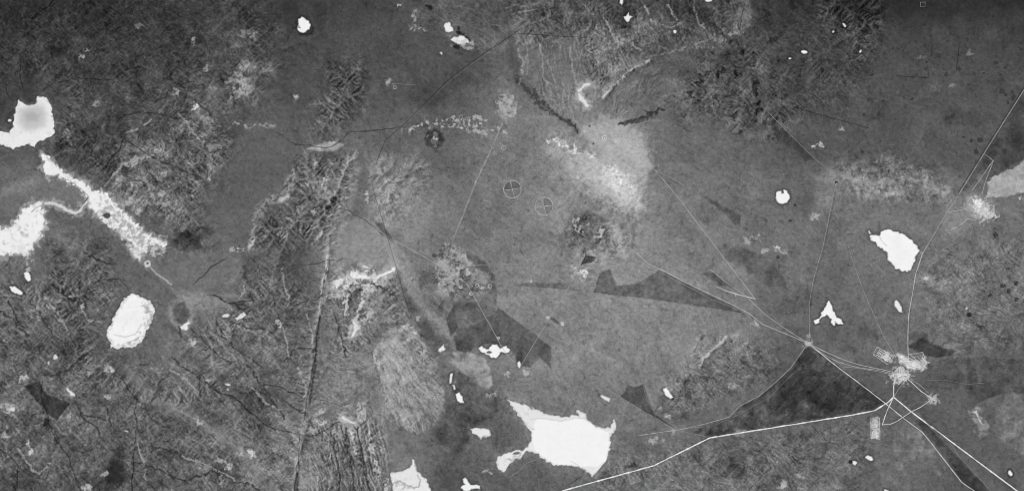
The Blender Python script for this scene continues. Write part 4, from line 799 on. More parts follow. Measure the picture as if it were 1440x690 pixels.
def plain_mat(name, g, amp=0.2, scale=0.05, rough=0.9):
    m = bpy.data.materials.new(name); m.use_nodes = True
    n = m.node_tree; b = n.nodes['Principled BSDF']
    b.inputs['Roughness'].default_value = rough; b.inputs['Specular IOR Level'].default_value = 0.2
    nz = n.nodes.new('ShaderNodeTexNoise'); nz.inputs['Scale'].default_value = scale
    tc = n.nodes.new('ShaderNodeTexCoord'); n.links.new(tc.outputs['Object'], nz.inputs['Vector'])
    mr = n.nodes.new('ShaderNodeMapRange'); mr.inputs['To Min'].default_value = g * (1 - amp); mr.inputs['To Max'].default_value = g * (1 + amp)
    n.links.new(nz.outputs['Fac'], mr.inputs['Value']); n.links.new(mr.outputs[0], b.inputs['Base Color'])
    return m
M_SCRUB = plain_mat('thicket_leaves', 0.045, 0.5, 0.03)
M_WALL = plain_mat('whitewashed_wall', 0.6); M_ROOF = plain_mat('pale_sheet_roof', 0.66); M_ROOFD = plain_mat('dark_felt_roof', 0.12)

# ------------------------------------------------------------------ building the ground objects
PX = ((X - CX) * S).astype(F32); PY = ((CY - Y) * S).astype(F32)
def mesh_np(name, co, quads, tone=None, mat=None, smooth=True):
    me = bpy.data.meshes.new(name)
    nv, nf = len(co), len(quads)
    k = quads.shape[1]
    me.vertices.add(nv); me.vertices.foreach_set('co', np.ascontiguousarray(co, dtype=F32).ravel())
    me.loops.add(nf * k); me.loops.foreach_set('vertex_index', np.ascontiguousarray(quads, dtype=np.int32).ravel())
    me.polygons.add(nf)
    me.polygons.foreach_set('loop_start', np.arange(0, nf * k, k, dtype=np.int32))
    me.polygons.foreach_set('use_smooth', np.full(nf, smooth, dtype=bool))
    if tone is not None:
        a = me.attributes.new('tone', 'FLOAT', 'POINT'); a.data.foreach_set('value', np.ascontiguousarray(tone, dtype=F32))
    me.update(calc_edges=True)
    if mat: me.materials.append(mat)
    return me

def put(name, me, label=None, cat=None, kind=None, parent=None, group=None):
    o = bpy.data.objects.new(name, me); COL.objects.link(o)
    if label: o['label'] = label
    if cat: o['category'] = cat
    if kind: o['kind'] = kind
    if group: o['group'] = group
    if parent: o.parent = parent
    return o

vid = np.arange(NY * NX, dtype=np.int32).reshape(NY, NX)
Q = np.stack([vid[1:, :-1], vid[1:, 1:], vid[:-1, 1:], vid[:-1, :-1]], axis=-1)
creg = REG[:-1, :-1]
CO = np.stack([PX.ravel(), PY.ravel(), H.ravel()], axis=1); TO = ALB.ravel()
def cut(mask):
    q = Q[mask]
    u, inv = np.unique(q, return_inverse=True)
    return CO[u], inv.reshape(q.shape).astype(np.int32), TO[u]
CATS = {'burnt_grass': 'burnt grass', 'salt_lake': 'salt lake'}
c, q, t = cut(creg == -1)
put('ground', mesh_np('ground', c, q, t, MATS['ground']), 'grey dry steppe with gullied hills around lakes and tracks', 'ground', 'structure')
flat = creg.ravel()
for k, (name, label, mat) in enumerate(PATCHES):
    mk = creg == k
    if not mk.any():
        print('EMPTY PATCH', label); continue
    c, q, t = cut(mk)
    put(name, mesh_np(name, c, q, t, MATS[mat]), label, name.replace('_', ' '), 'structure')
print('ground built', round(time.time() - T_START, 1), 'quads', Q.shape[0] * Q.shape[1])

# ------------------------------------------------------------------ tracks, roads, dry streams, painted ridge shade: ribbons lying on the ground
def samp(A, u, v):
    u = np.clip(np.asarray(u, dtype=np.float64), U0, U1 - 1.001) - U0 + NO; v = np.clip(np.asarray(v, dtype=np.float64), V0, V1 - 1.001) - V0 + NO
    i = u.astype(int); j = v.astype(int); a = u - i; b = v - j
    return (A[j, i] * (1 - a) + A[j, i + 1] * a) * (1 - b) + (A[j + 1, i] * (1 - a) + A[j + 1, i + 1] * a) * b

def resample(pts, step, closed=False):
    p = np.array(pts, dtype=np.float64)
    if closed: p = np.vstack([p, p[:1]])
    d = np.hypot(*np.diff(p, axis=0).T); s_ = np.concatenate([[0], np.cumsum(d)])
    n = max(2, int(s_[-1] / step) + 1)
    t = np.linspace(0, s_[-1], n)
    return np.stack([np.interp(t, s_, p[:, 0]), np.interp(t, s_, p[:, 1])], axis=1)

RN = np.random.RandomState(5)
def strip_mesh(name, pts, w, g, k=1.0, mat='track', wig=0.0, seed=1, lift=2.0, closed=False, mul=None, wvar=0.4, taper=False):
    """g: grey of the bare earth, k: how worn the strip is (1 = all bare earth)"""
    p = resample(pts, 0.8, closed)
    n = len(p)
    d = np.gradient(p, axis=0); d /= (np.hypot(d[:, 0], d[:, 1])[:, None] + 1e-9)
    if closed and n > 3:
        d[0] = d[-1] = p[1] - p[-2]; d[0] /= np.hypot(*d[0]); d[-1] = d[0]
    nr = np.stack([-d[:, 1], d[:, 0]], axis=1)
    if n > 7 and not closed:
        for c_ in range(2):
            nr[:, c_] = np.convolve(np.pad(nr[:, c_], 2, mode='edge'), np.ones(5) / 5, 'valid')
    if wig:
        off = wig * (fbm(p[:, 0].astype(F32), p[:, 1].astype(F32), 18, 5, 2000 + seed, 0.6))
        p = p + nr * off[:, None]
    ww = w * (1 + wvar * fbm(p[:, 0].astype(F32), p[:, 1].astype(F32), 9, 2, 2100 + seed)) * 0.5
    if taper: ww = ww * np.clip(np.minimum(np.arange(n), np.arange(n)[::-1]) / 14.0, 0.25, 1)
    rows = []; tones = []
    for f in (-1.0, 0.0, 1.0):
        u = p[:, 0] + nr[:, 0] * ww * f; v = p[:, 1] + nr[:, 1] * ww * f
        z = samp(H, u, v) + lift
        rows.append(np.stack([(u - CX) * S, (CY - v) * S, z], axis=1))
        base = samp(ALB, u, v)
        if mul is not None: tn = base * mul
        else: tn = base * (1 - k) + float(lin(g)) / FLUX * k * (1 + 0.3 * fbm(u.astype(F32), v.astype(F32), 6, 2, 2200 + seed))
        tones.append(tn)
    co = np.concatenate(rows); tn = np.clip(np.concatenate(tones), 0.005, 0.93)
    i = np.arange(n - 1)
    qs = []
    for r in range(2):
        a = r * n + i; b = (r + 1) * n + i
        qs.append(np.stack([b, b + 1, a + 1, a], axis=1))
    q = np.concatenate(qs)
    # faces must look up
    A_, B_, C_ = co[q[0, 0]], co[q[0, 1]], co[q[0, 2]]
    if np.cross(B_ - A_, C_ - A_)[2] < 0: q = q[:, ::-1]
    return mesh_np(name, co, q, tn, MATS[mat])

SEED = [10]
LIFT = [2.0]
def way(name, label, pts, w, g, k=1.0, wig=0.25, cat=None, **kw):
    SEED[0] += 1; LIFT[0] += 0.06
    if w < 1.05: k *= 0.85                     # little-used tracks show some grass
    put(name, strip_mesh(name, pts, w, g, k, 'track', wig, SEED[0], LIFT[0], **kw), label, cat or name.split('_')[-1], 'structure')

way('road', 'bright graded road from the bottom edge past the great salt lake to the town', [(770, 697), (790, 690), (920, 654), (960, 634), (999, 615), (1055, 606), (1200, 583), (1230, 577), (1240, 571), (1248, 566), (1257, 558)], 1.75, 205, 1)
way('road', 'bright straight graded road leaving the town for the bottom right corner', [(1257, 558), (1281, 578), (1431, 690), (1450, 704)], 1.75, 208, 1, 0.1)
way('road', 'bright road from the track junction bending south to the bottom edge', [(1136, 482), (1181, 518), (1200, 532), (1243, 565), (1270, 587), (1297, 607), (1307, 619), (1325, 642), (1353, 678), (1371, 690), (1385, 700)], 1.25, 185, 0.9, 0.2)
way('track', 'worn track from the track junction running east into the town', [(1136, 482), (1158, 493), (1185, 505), (1210, 513), (1240, 519), (1260, 524)], 1.0, 170, 0.8)
way('track', 'second worn track curving into the town just south of its neighbour', [(1140, 485), (1165, 502), (1180, 509), (1205, 516), (1240, 521), (1262, 527)], 0.9, 165, 0.7)
way('track', 'pale faint track entering the town from the west', [(1180, 515), (1205, 517), (1235, 522), (1262, 528)], 0.8, 150, 0.6)
way('track', 'straight track from the pale delta southeast to a lone post', [(921, 239), (950, 273), (1005, 345), (1062, 420)], 0.9, 160, 0.7, 0.15)
way('track', 'faint track leaving the pale delta toward the east', [(905, 228), (921, 239), (955, 256), (962, 262)], 0.8, 140, 0.5)
way('track', 'track running northwest from the junction along a burnt edge', [(1136, 482), (1100, 459), (1075, 441), (1048, 415), (1020, 396), (998, 378)], 0.9, 165, 0.7)
way('road', 'worn road from the junction northwest along the long burnt wedge', [(1136, 482), (1105, 469), (1073, 456), (1053, 440), (1030, 428), (990, 409), (960, 395), (934, 381), (912, 371), (895, 355)], 1.1, 160, 0.7)
way('track', 'track alongside the worn road inside the burnt wedge', [(926, 381), (958, 398), (1000, 420), (1046, 439)], 0.8, 130, 0.6)
way('track', 'short forked white track ending at a lone post', [(1008, 403), (1022, 409), (1035, 413), (1050, 417), (1062, 420)], 1.1, 190, 0.9)
way('track', 'tiny white spur off the short forked track', [(1035, 413), (1034, 417)], 0.8, 180, 0.8)
way('track', 'fine track east of the forked one, dropping to the worn road', [(969, 381), (975, 390), (989, 406)], 0.7, 150, 0.6)
way('track', 'faint angled track near the burnt sliver', [(958, 386), (970, 381), (992, 374)], 0.7, 130, 0.5)
way('track', 'pale track running north from the junction toward the mottled hills', [(1138, 480), (1139, 455), (1138, 428), (1143, 398), (1150, 372), (1158, 345), (1167, 300), (1176, 256)], 1.0, 128, 0.55)
way('track', 'dark verge line along the north track from the junction', [(1141, 455), (1140, 428), (1145, 398), (1160, 345), (1169, 300), (1178, 258)], 0.7, 48, 0.4)
way('track', 'track forking southwest from the junction along the burnt triangle', [(1136, 483), (1124, 500), (1112, 517), (1090, 538), (1068, 556), (1040, 571), (1026, 586), (990, 596), (960, 603), (925, 608), (897, 612)], 1.0, 150, 0.7)
way('track', 'faint track beneath the southwest fork inside the burnt triangle', [(1120, 520), (1080, 560), (1040, 582), (1000, 600), (988, 612)], 0.8, 105, 0.5)
way('road', 'pale road running south past the axe-head lake into the town', [(1304, 346), (1298, 355), (1293, 370), (1288, 385), (1283, 415), (1278, 443), (1277, 468), (1277, 490), (1278, 507)], 1.3, 165, 0.8)
way('road', 'straight pale road from the right edge southwest to the axe-head lake', [(1455, 104), (1440, 127), (1411, 173), (1384, 216), (1349, 273), (1333, 297), (1304, 346)], 1.0, 140, 0.75, 0.1)
way('road', 'dark ditch beside the straight road from the right edge', [(1453, 103), (1438, 126), (1409, 172), (1382, 215), (1347, 272)], 0.9, 34, 0.75, 0.1, cat='ditch')
way('track', 'track from the straight road to the bright white workings', [(1333, 298), (1347, 296), (1361, 293), (1370, 290)], 1.0, 165, 0.8)
way('track', 'western of two tracks meeting at the post north of the workings', [(1367, 268), (1380, 250), (1397, 226)], 0.9, 165, 0.75)
way('track', 'eastern of two tracks meeting at the post north of the workings', [(1381, 273), (1386, 255), (1397, 227)], 0.9, 165, 0.75)
way('track', 'short track linking the straight road with the northern post', [(1384, 216), (1391, 221), (1397, 226)], 0.8, 150, 0.7)
way('track', 'winding white track below the workings', [(1337, 323), (1345, 319), (1354, 314), (1362, 307), (1371, 310), (1378, 304)], 1.0, 165, 0.7)
way('track', 'faint double track southwest from the workings', [(1325, 352), (1345, 335), (1360, 322), (1371, 310)], 0.8, 128, 0.5)
way('track', 'faint track dropping south from the workings', [(1371, 310), (1367, 322), (1364, 340)], 0.7, 120, 0.45)
way('track', 'oval loop track around the western half of the bright workings', ell(1373, 287, 12, 11, 20, 22), 0.8, 165, 0.7, closed=True)
way('track', 'long fine track from the north slanting to the fenced enclosure', [(1193, 345), (1200, 370), (1215, 410), (1228, 440), (1243, 473), (1258, 498)], 0.8, 135, 0.6)
way('track', 'broad pale ploughed strip slanting across the northern plain', [(707, 173), (688, 216), (669, 256), (652, 300), (638, 334)], 2.3, 130, 0.5)
way('track', 'faint side track off the broad pale strip', [(669, 256), (685, 263), (702, 271)], 0.7, 120, 0.45)
way('road', 'thin dark straight road crossing the northern plain diagonally', [(740, 34), (719, 50), (688, 70), (662, 88), (635, 108), (602, 140), (570, 173), (553, 187), (541, 198), (535, 213), (528, 232)], 0.9, 34, 0.55, 0.3)
way('track', 'faint pale line beside the dark straight road', [(690, 72), (664, 90), (637, 110), (612, 133)], 0.7, 110, 0.45)
way('track', 'dark track running south past the little hooked mound', [(523, 258), (530, 285), (539, 313), (548, 345), (559, 383), (568, 415), (578, 446)], 0.8, 38, 0.5)
way('track', 'long faint pale track running due east across the central plain', [(646, 373), (720, 371), (800, 372), (860, 374), (916, 375), (934, 382)], 0.8, 128, 0.45, 0.1)
way('track', 'fine pale track along the sharp lower edge of the burnt wedge', [(653, 390), (690, 396), (720, 402), (770, 405), (815, 410), (870, 416), (904, 419), (958, 427), (1048, 441)], 0.8, 118, 0.5, 0.1)
way('track', 'straight fine track slanting up to the white crater pad', [(733, 513), (756, 475), (775, 444), (792, 417), (807, 390), (816, 372), (823, 358)], 0.85, 145, 0.65, 0.1)
way('track', 'thin track dropping south through the burnt wedge', [(865, 375), (866, 395), (870, 413), (876, 428), (882, 442), (892, 480), (900, 517), (907, 552), (914, 570), (921, 582), (928, 602)], 0.7, 122, 0.45)
way('track', 'fine track slanting southeast to the small crossing', [(843, 540), (858, 550), (873, 558), (905, 578), (947, 602), (968, 608), (992, 613)], 0.75, 135, 0.55)
way('track', 'short track from the small crossing to the bright road', [(947, 603), (970, 601), (988, 600)], 0.7, 130, 0.5)
way('track', 'straight white track through the instrumented field to the south', [(555, 338), (568, 345), (590, 357), (617, 373), (640, 388), (656, 398), (665, 414), (673, 428), (688, 455), (703, 483), (714, 500), (725, 510)], 0.85, 160, 0.65)
way('track', 'fine straight track crossing the grey grass disc', [(673, 428), (681, 405), (689, 376)], 0.7, 135, 0.5, 0.1)
way('track', 'fine track leading southeast out of the grey grass disc', [(660, 380), (690, 420), (720, 445)], 0.7, 118, 0.4, 0.1)
way('track', 'faint track west of the instrumented field', [(594, 379), (620, 385), (650, 389)], 0.7, 125, 0.45)
way('track', 'white angled track above the salt stream bed', [(545, 342), (530, 356), (515, 369), (513, 372)], 0.9, 150, 0.55)
way('track', 'bright road climbing from the town road fork into the town', [(1257, 558), (1257, 550), (1257, 542), (1259, 533)], 1.6, 205, 1)
way('track', 'fine track right of the bright road into the town', [(1257, 558), (1263, 548), (1269, 540), (1273, 534)], 0.8, 160, 0.7)
way('track', 'white track from the town fork down to the tall walled enclosure', [(1257, 558), (1250, 572), (1245, 585), (1241, 597)], 1.3, 195, 0.9)
way('track', 'white track looping from the tall enclosure up to the outlying hamlet', [(1241, 597), (1252, 596), (1262, 592), (1272, 585), (1281, 579), (1295, 572), (1308, 563)], 1.1, 190, 0.85)
way('track', 'bright track from the town to the outlying hamlet', [(1277, 533), (1285, 540), (1296, 550), (1308, 558), (1315, 563)], 1.3, 200, 0.9)
way('track', 'fine track just above the bright one to the outlying hamlet', [(1280, 532), (1294, 541), (1306, 552)], 0.8, 150, 0.6)
way('track', 'faint track east from the town across the dark band', [(1275, 532), (1300, 534), (1330, 534), (1360, 540), (1385, 538)], 0.7, 120, 0.4)
way('track', 'faint track through the dark ribbon between the southeast roads', [(1290, 580), (1310, 600), (1335, 620), (1348, 640), (1370, 664), (1396, 692)], 0.8, 120, 0.5)
way('track', 'fine track along the burnt strip in the northeast', [(1075, 152), (1095, 173), (1112, 190), (1145, 222), (1155, 230), (1176, 248)], 0.8, 120, 0.55)
way('track', 'faint pale track from a bright pool west of the pale delta', [(548, 118), (560, 118), (585, 120)], 0.8, 118, 0.5)
way('track', 'pale track beside the white lake in the south centre', [(715, 672), (728, 663), (742, 650), (755, 646)], 0.8, 130, 0.5)
way('track', 'faint white track below the second crossed circle', [(777, 302), (797, 316), (812, 326), (828, 334)], 0.9, 140, 0.55)
way('runway', 'short pale double strip on the plain right of the crossed circles', [(788, 289), (807, 268)], 1.8, 130, 0.5)
for (a, b, lab) in [((1261, 106), (1305, 109.5), 'long dark straight ditch, bottom arm of an L in the northeast'), ((1305, 91), (1305, 109.5), 'short dark ditch, upright arm of an L in the northeast'), ((1349, 62), (1345, 97), 'dark upright ditch alone in the northeast plain'), ((727, 47), (825, 53), 'dark straight ditch along the northern slope'), ((1115, 150), (1222, 180), 'faint dark slanting ditch on the northeast plain')]:
    way('ditch', lab, [a, ((a[0] + b[0]) / 2, (a[1] + b[1]) / 2 + 0.4), b], 1.1, 30, 0.55, 0.5)

STREAMS_AND_SHADE = [
 ('dark stream bed slanting from the top edge in the far northwest', [(80, -6), (66, 10), (55, 18), (45, 25), (40, 36), (33, 42)], 1.5),
 ('short dark stream entering the left lake from the left edge', [(-6, 102), (8, 117), (10, 130), (20, 145)], 1.0),
 ('dark stream running down into the notch of the left lake', [(31, 80), (27, 105), (30, 120), (38, 137)], 1.1),
 ('winding dark stream above the left lake', [(56, 130), (75, 117), (108, 109), (140, 112), (160, 112), (170, 102), (180, 97), (195, 93), (203, 98)], 1.1),
 ('dark stream crossing the pale hummocks of the northwest', [(165, 172), (175, 162), (200, 157), (220, 160), (245, 167), (265, 165), (280, 175), (292, 190)], 1.2),
 ('dark stream below the northwest hummocks slanting southeast', [(170, 192), (188, 204), (205, 215), (230, 228), (260, 240), (285, 252)], 1.3),
 ('short dark gully feeding the salt band from the north', [(139, 250), (147, 238), (155, 225), (168, 208), (178, 190)], 1.1),
 ('thin dark line along the edge of the grey plain beside the salt band', [(83, 248), (100, 256), (115, 267), (123, 276), (117, 285), (113, 290), (105, 293), (95, 290)], 0.9),
 ('dark stream skirting the pale lens north of the ridge', [(383, 181), (400, 192), (415, 203), (440, 206), (460, 209), (478, 201), (490, 186), (510, 184), (530, 183), (548, 181), (560, 178)], 1.5),
 ('black forked stream bed in the far southwest', [(60, 535), (57, 555), (66, 580), (70, 600), (78, 615), (86, 628), (98, 640), (99, 655), (106, 670), (111, 680), (113, 696)], 1.6),
 ('straight dark stream down the middle of the southwest', [(160, 525), (172, 535), (182, 548), (192, 560), (189, 578), (193, 600), (189, 618), (188, 640), (187, 665), (186, 696)], 1.4),
 ('thin dark stream south of the grey western plain', [(344, 352), (352, 362), (363, 372), (367, 395), (376, 408), (385, 418), (387, 435), (393, 445), (397, 458)], 1.0),
 ('dark stream winding through the gap in the long ridge', [(330, 560), (345, 572), (360, 587), (372, 595), (385, 602), (400, 605), (412, 609), (425, 610), (436, 613), (445, 611), (455, 606), (465, 600), (470, 595), (481, 592)], 1.7),
 ('painted shade line along the southern part of the long ridge', [(422, 612), (420, 640), (417, 670), (412, 696)], 1.3),  # this and the next two: ridge's shadow painted as dark ribbons, no stream
 ('painted shade line along the middle part of the long ridge', [(441, 510), (436, 540), (430, 570), (425, 602)], 1.3),
 ('painted shade line along the northern part of the long ridge', [(460, 370), (456, 398), (451, 430), (446, 470), (442, 512)], 1.1),
 ('dark stream cutting through the ridge pass toward the little mound', [(478, 293), (490, 297), (497, 300), (505, 304), (515, 312), (528, 321), (545, 334), (556, 345)], 1.2),
 ('dark gully into the long ridge from the west below the pass', [(428, 372), (436, 370), (446, 369), (456, 366), (470, 366), (485, 364)], 1.0),
 ('dark gully joining the ridge below the pale crest', [(405, 442), (418, 427), (432, 424), (446, 420), (455, 412), (470, 420), (480, 423)], 1.0),
 ('dark gully on the southwest uplands reaching the ridge', [(360, 422), (342, 424), (320, 426), (300, 415), (285, 413)], 0.9),
 ('short black stream on the plain northwest of the ridge', [(270, 400), (282, 389), (295, 377), (310, 367), (320, 362)], 1.2),
 ('thin dark stream north of the oval lake', [(125, 398), (140, 394), (155, 393), (168, 393), (178, 402), (184, 411)], 0.9),
 ('dark branching gully at the bottom of the southwest', [(25, 690), (24, 670), (26, 655), (15, 640), (0, 630)], 1.1),
 ('second branch of the gully at the bottom of the southwest', [(26, 655), (38, 665), (50, 672), (66, 672), (70, 660)], 0.9),
 ('dark stream leaving the ridge gap eastward', [(444, 560), (455, 562), (468, 566), (482, 572)], 0.9),
 ('thin dark stream below the bright road in the south', [(1137, 595), (1150, 606), (1162, 618), (1178, 626), (1190, 638)], 0.8),
 ('short dark gully in the southern grassland', [(1022, 657), (1032, 653), (1040, 652), (1052, 655), (1072, 669)], 0.8),
 ('short dark gully south of the bright road', [(795, 684), (805, 677), (818, 668), (821, 660)], 0.9),
 ('dark stream at the top of the pale slope in the north', [(1047, 0), (1044, 20), (1040, 46)], 1.0),
 ('short dark gully among the north centre slopes', [(995, 25), (1015, 45), (1020, 55)], 0.9),
]
for k, (lab, p, w) in enumerate(STREAMS_AND_SHADE):  # stream beds, plus the painted shade lines of the ridge
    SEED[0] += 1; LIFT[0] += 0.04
    put('dry_stream_or_shade', strip_mesh('dry_stream_or_shade', p, w, 40, 1.0, 'stream', 2.6, SEED[0], LIFT[0], mul=0.52, wvar=0.8, taper=True), lab, 'stream', 'structure')
print('ways done', round(time.time() - T_START, 1))

# ------------------------------------------------------------------ marked circles on the plain
def empty(name, u, v, label, cat, group=None):
    o = bpy.data.objects.new(name, None); COL.objects.link(o)
    o.location = ((u - CX) * S, (CY - v) * S, float(samp(H, [u], [v])[0]))
    o['label'] = label; o['category'] = cat
    if group: o['group'] = group
    return o
def part(name, me, root):
    """parts are laid out in place; the thing's Empty sits at its base"""
    o = bpy.data.objects.new(name, me); COL.objects.link(o)
    me.transform(__import__('mathutils').Matrix.Translation(-root.location))
    o.parent = root
    return o
def fan_mesh(name, u, v, r, a0, a1, mul, lift):
    ts = np.radians(np.linspace(a0, a1, 14)); rs = np.linspace(0.02, 1, 8) * r
    uu = u + rs[:, None] * np.cos(ts); vv = v + rs[:, None] * np.sin(ts)
    z = samp(H, uu.ravel(), vv.ravel()) + lift
    co = np.stack([(uu.ravel() - CX) * S, (CY - vv.ravel()) * S, z], axis=1)
    n = len(ts); q = []
    for i in range(len(rs) - 1):
        for j in range(n - 1):
            q.append((i * n + j, i * n + j + 1, (i + 1) * n + j + 1, (i + 1) * n + j))
    q = np.array(q)
    A_, B_, C_ = co[q[0, 0]], co[q[0, 1]], co[q[0, 2]]
    if np.cross(B_ - A_, C_ - A_)[2] < 0: q = q[:, ::-1]
    return mesh_np(name, co, q, samp(ALB, uu.ravel(), vv.ravel()) * mul, MATS['grass'])
def crossed(u, v, r, rot_, darks, label):
    root = empty('target_circle', u, v, label, 'target circle', 'crossed circles on the central plain')
    part('ring', strip_mesh('ring', ell(u, v, r, r, 0, 48), 1.15, 150, 0.7, 'track', 0, 3, 5.0, closed=True), root)
    for a in (rot_, rot_ + 82):
        c_, s_ = math.cos(math.radians(a)) * r, math.sin(math.radians(a)) * r
        part('spoke', strip_mesh('spoke', [(u - c_, v - s_), (u + c_, v + s_)], 0.95, 150, 0.7, 'track', 0, 4, 6.0 + a * 0.002), root)
    for a in darks:
        part('dark_quarter', fan_mesh('dark_quarter', u, v, r * 0.97, a, a + 84, 0.68, 3.0), root)
crossed(720.5, 266, 12.3, -8, [-95, 165], 'western crossed circle drawn in pale earth, its upper quarters darkened')
crossed(765, 290, 12.6, -7, [-92, -8], 'eastern crossed circle drawn in pale earth, its right quarters darkened')
def plain_ring(u, v, r, g, k, w, label, sq=False):
    root = empty('ring_mark', u, v, label, 'ring mark')
    pts = ell(u, v, r, r, 0, 30) if not sq else [(u - r, v - r), (u + r, v - r), (u + r, v + r), (u - r, v + r)]
    part('ring', strip_mesh('ring', pts, w, g, k, 'track', 0, 7, 4.0, closed=True), root)
    if r < 5: part('centre_pad', fan_mesh('centre_pad', u, v, min(1.2, r * 0.35), 0, 360, 1.8, 4.0), root)
plain_ring(850, 194, 3.0, 205, 0.9, 0.9, 'small white ring with a centre spot, western of two on the pale delta')
plain_ring(868, 198, 3.6, 205, 0.9, 0.9, 'small white ring with a centre spot, eastern of two on the pale delta')
plain_ring(1051, 250, 8.5, 120, 0.5, 0.7, 'large faint pale ring, western of three left of the notched pool')
plain_ring(1094, 247, 8.5, 112, 0.45, 0.7, 'large faint pale ring above the notched pool')
plain_ring(1074, 277, 8.2, 108, 0.35, 0.7, 'faintest large pale ring, lower left of the notched pool')
plain_ring(600, 354, 3.6, 145, 0.6, 0.8, 'small pale ring west of the instrumented field')
plain_ring(1298, 6.5, 3.2, 100, 0.6, 0.8, 'small faint square frame at the top edge in the northeast', True)
plain_ring(555, 123, 2.0, 140, 0.7, 0.8, 'small pale square plot on the plain east of the dark hills', True)
plain_ring(708, 208, 2.4, 150, 0.8, 0.8, 'small pale square plot beside the broad ploughed strip', True)
plain_ring(707, 222, 2.0, 125, 0.6, 0.8, 'fainter pale square plot under the one by the ploughed strip', True)
plain_ring(689, 402, 2.6, 190, 0.8, 0.8, 'small white ring alone on the east side of the grey grass disc')
for (u, v, r, lab) in [(671, 401, 2.2, 'western white earth ring of a tight row in the instrumented field'), (675.5, 403, 2.0, 'middle white earth ring of a tight row in the instrumented field'), (678.5, 405, 1.8, 'eastern white earth ring of a tight row in the instrumented field'), (662, 413, 2.2, 'white earth ring beside the straight track in the instrumented field'), (648, 403, 2.0, 'pale earth ring west of the straight track in the instrumented field'), (658, 384, 2.0, 'pale earth ring in the northern churned ground'), (701, 475, 1.5, 'tiny white half ring beside the straight track in the arrowhead burn'), (791, 455, 2.0, 'white ring at the end of a dark bar on the southern plain'), (747, 395, 1.2, 'tiny white ring on the thin burnt sliver')]:
    plain_ring(u, v, r, 200, 0.9, 0.8, lab)

# ------------------------------------------------------------------ buildings
def box_mesh(name, L, W, h0_, h1_, mat):
    v = [(-L, -W, h0_), (L, -W, h0_), (L, W, h0_), (-L, W, h0_), (-L, -W, h1_), (L, -W, h1_), (L, W, h1_), (-L, W, h1_)]
    f = np.array([(0, 1, 5, 4), (1, 2, 6, 5), (2, 3, 7, 6), (3, 0, 4, 7), (4, 5, 6, 7)])
    return mesh_np(name, np.array(v, dtype=F32), f, None, mat, False)
def roof_mesh(name, L, W, z, rise, mat):
    L += 0.8; W += 0.8
    me = bpy.data.meshes.new(name)
    me.from_pydata([(-L, -W, z), (L, -W, z), (L, W, z), (-L, W, z), (-L, 0, z + rise), (L, 0, z + rise)], [], [(0, 1, 5, 4), (2, 3, 4, 5), (1, 2, 5), (3, 0, 4), (3, 2, 1, 0)])
    me.materials.append(mat); return me
BKIND = {}
def building_kind(key, L, W, h, rise, roofm):
    BKIND[key] = (box_mesh('wall', L / 2, W / 2, -4, h, M_WALL), roof_mesh('roof', L / 2, W / 2, h + 0.02, rise, roofm))
building_kind('barrack', 64, 16, 5, 4, M_ROOF); building_kind('hall', 90, 30, 9, 6, M_ROOF); building_kind('house', 30, 15, 4, 4, M_ROOF)
building_kind('dark', 56, 20, 5, 4, M_ROOFD); building_kind('hut', 16, 10, 3, 2.5, M_ROOF)
def building(kind, u, v, deg, label, group):
    o = empty('building', u, v, label, 'building', group)
    o.rotation_euler = (0, 0, math.radians(deg))
    for nme, me in zip(('wall', 'roof'), BKIND[kind]):
        c_ = bpy.data.objects.new(nme, me); COL.objects.link(c_); c_.parent = o
    return o

# ------------------------------------------------------------------ fenced enclosures
def enclosure(label, corners, lanes, pads, cat='enclosure'):
    cu = sum(p[0] for p in corners) / len(corners); cv = sum(p[1] for p in corners) / len(corners)
    root = empty('fenced_enclosure', cu, cv, label, cat)
    n = len(corners)
    for k in range(n):
        a, b = corners[k], corners[(k + 1) % n]
        part('perimeter_strip', strip_mesh('perimeter_strip', [a, ((a[0] + b[0]) / 2, (a[1] + b[1]) / 2), b], 0.8, 185, 0.7, 'track', 0.3, 30 + k, 4.0 + 0.1 * k), root)
        # inner strip of the double fence
        f = 0.86
        a2 = (cu + (a[0] - cu) * f, cv + (a[1] - cv) * f); b2 = (cu + (b[0] - cu) * f, cv + (b[1] - cv) * f)
        part('inner_strip', strip_mesh('inner_strip', [a2, ((a2[0] + b2[0]) / 2, (a2[1] + b2[1]) / 2), b2], 0.5, 150, 0.5, 'track', 0.1, 40 + k, 4.6 + 0.1 * k), root)
    for k, (a, b, w, g) in enumerate(lanes):
        part('lane', strip_mesh('lane', [a, ((a[0] + b[0]) / 2, (a[1] + b[1]) / 2), b], w, g, 0.85, 'track', 0.15, 50 + k, 5.2 + 0.1 * k), root)
    for k, (u, v, r, g) in enumerate(pads):
        me = fan_mesh('yard', u, v, r, 0, 360, 1.0, 3.2 + 0.02 * k)
        at = me.attributes['tone']; at.data.foreach_set('value', np.full(len(me.vertices), float(lin(g)) / FLUX, dtype=F32))
        part('yard', me, root)
    return root
C1 = [(1234, 487), (1257, 502), (1248, 512), (1228, 498)]
def bil(c_, s, t):
    a = np.array(c_, dtype=float)
    p = (a[0] * (1 - s) + a[1] * s) * (1 - t) + (a[3] * (1 - s) + a[2] * s) * t
    return (float(p[0]), float(p[1]))
enclosure('tilted square enclosure with a double pale fence northwest of the town', C1,
    [(bil(C1, 0.5, 0.1), bil(C1, 0.5, 0.9), 0.9, 180), (bil(C1, 0.15, 0.5), bil(C1, 0.9, 0.5), 0.9, 180), (bil(C1, 0.2, 0.25), bil(C1, 0.5, 0.25), 0.6, 165), (bil(C1, 0.2, 0.75), bil(C1, 0.5, 0.75), 0.6, 165)],
    [(*bil(C1, 0.68, 0.28), 2.6, 200), (*bil(C1, 0.76, 0.66), 2.6, 195), (*bil(C1, 0.62, 0.6), 2.2, 175)])
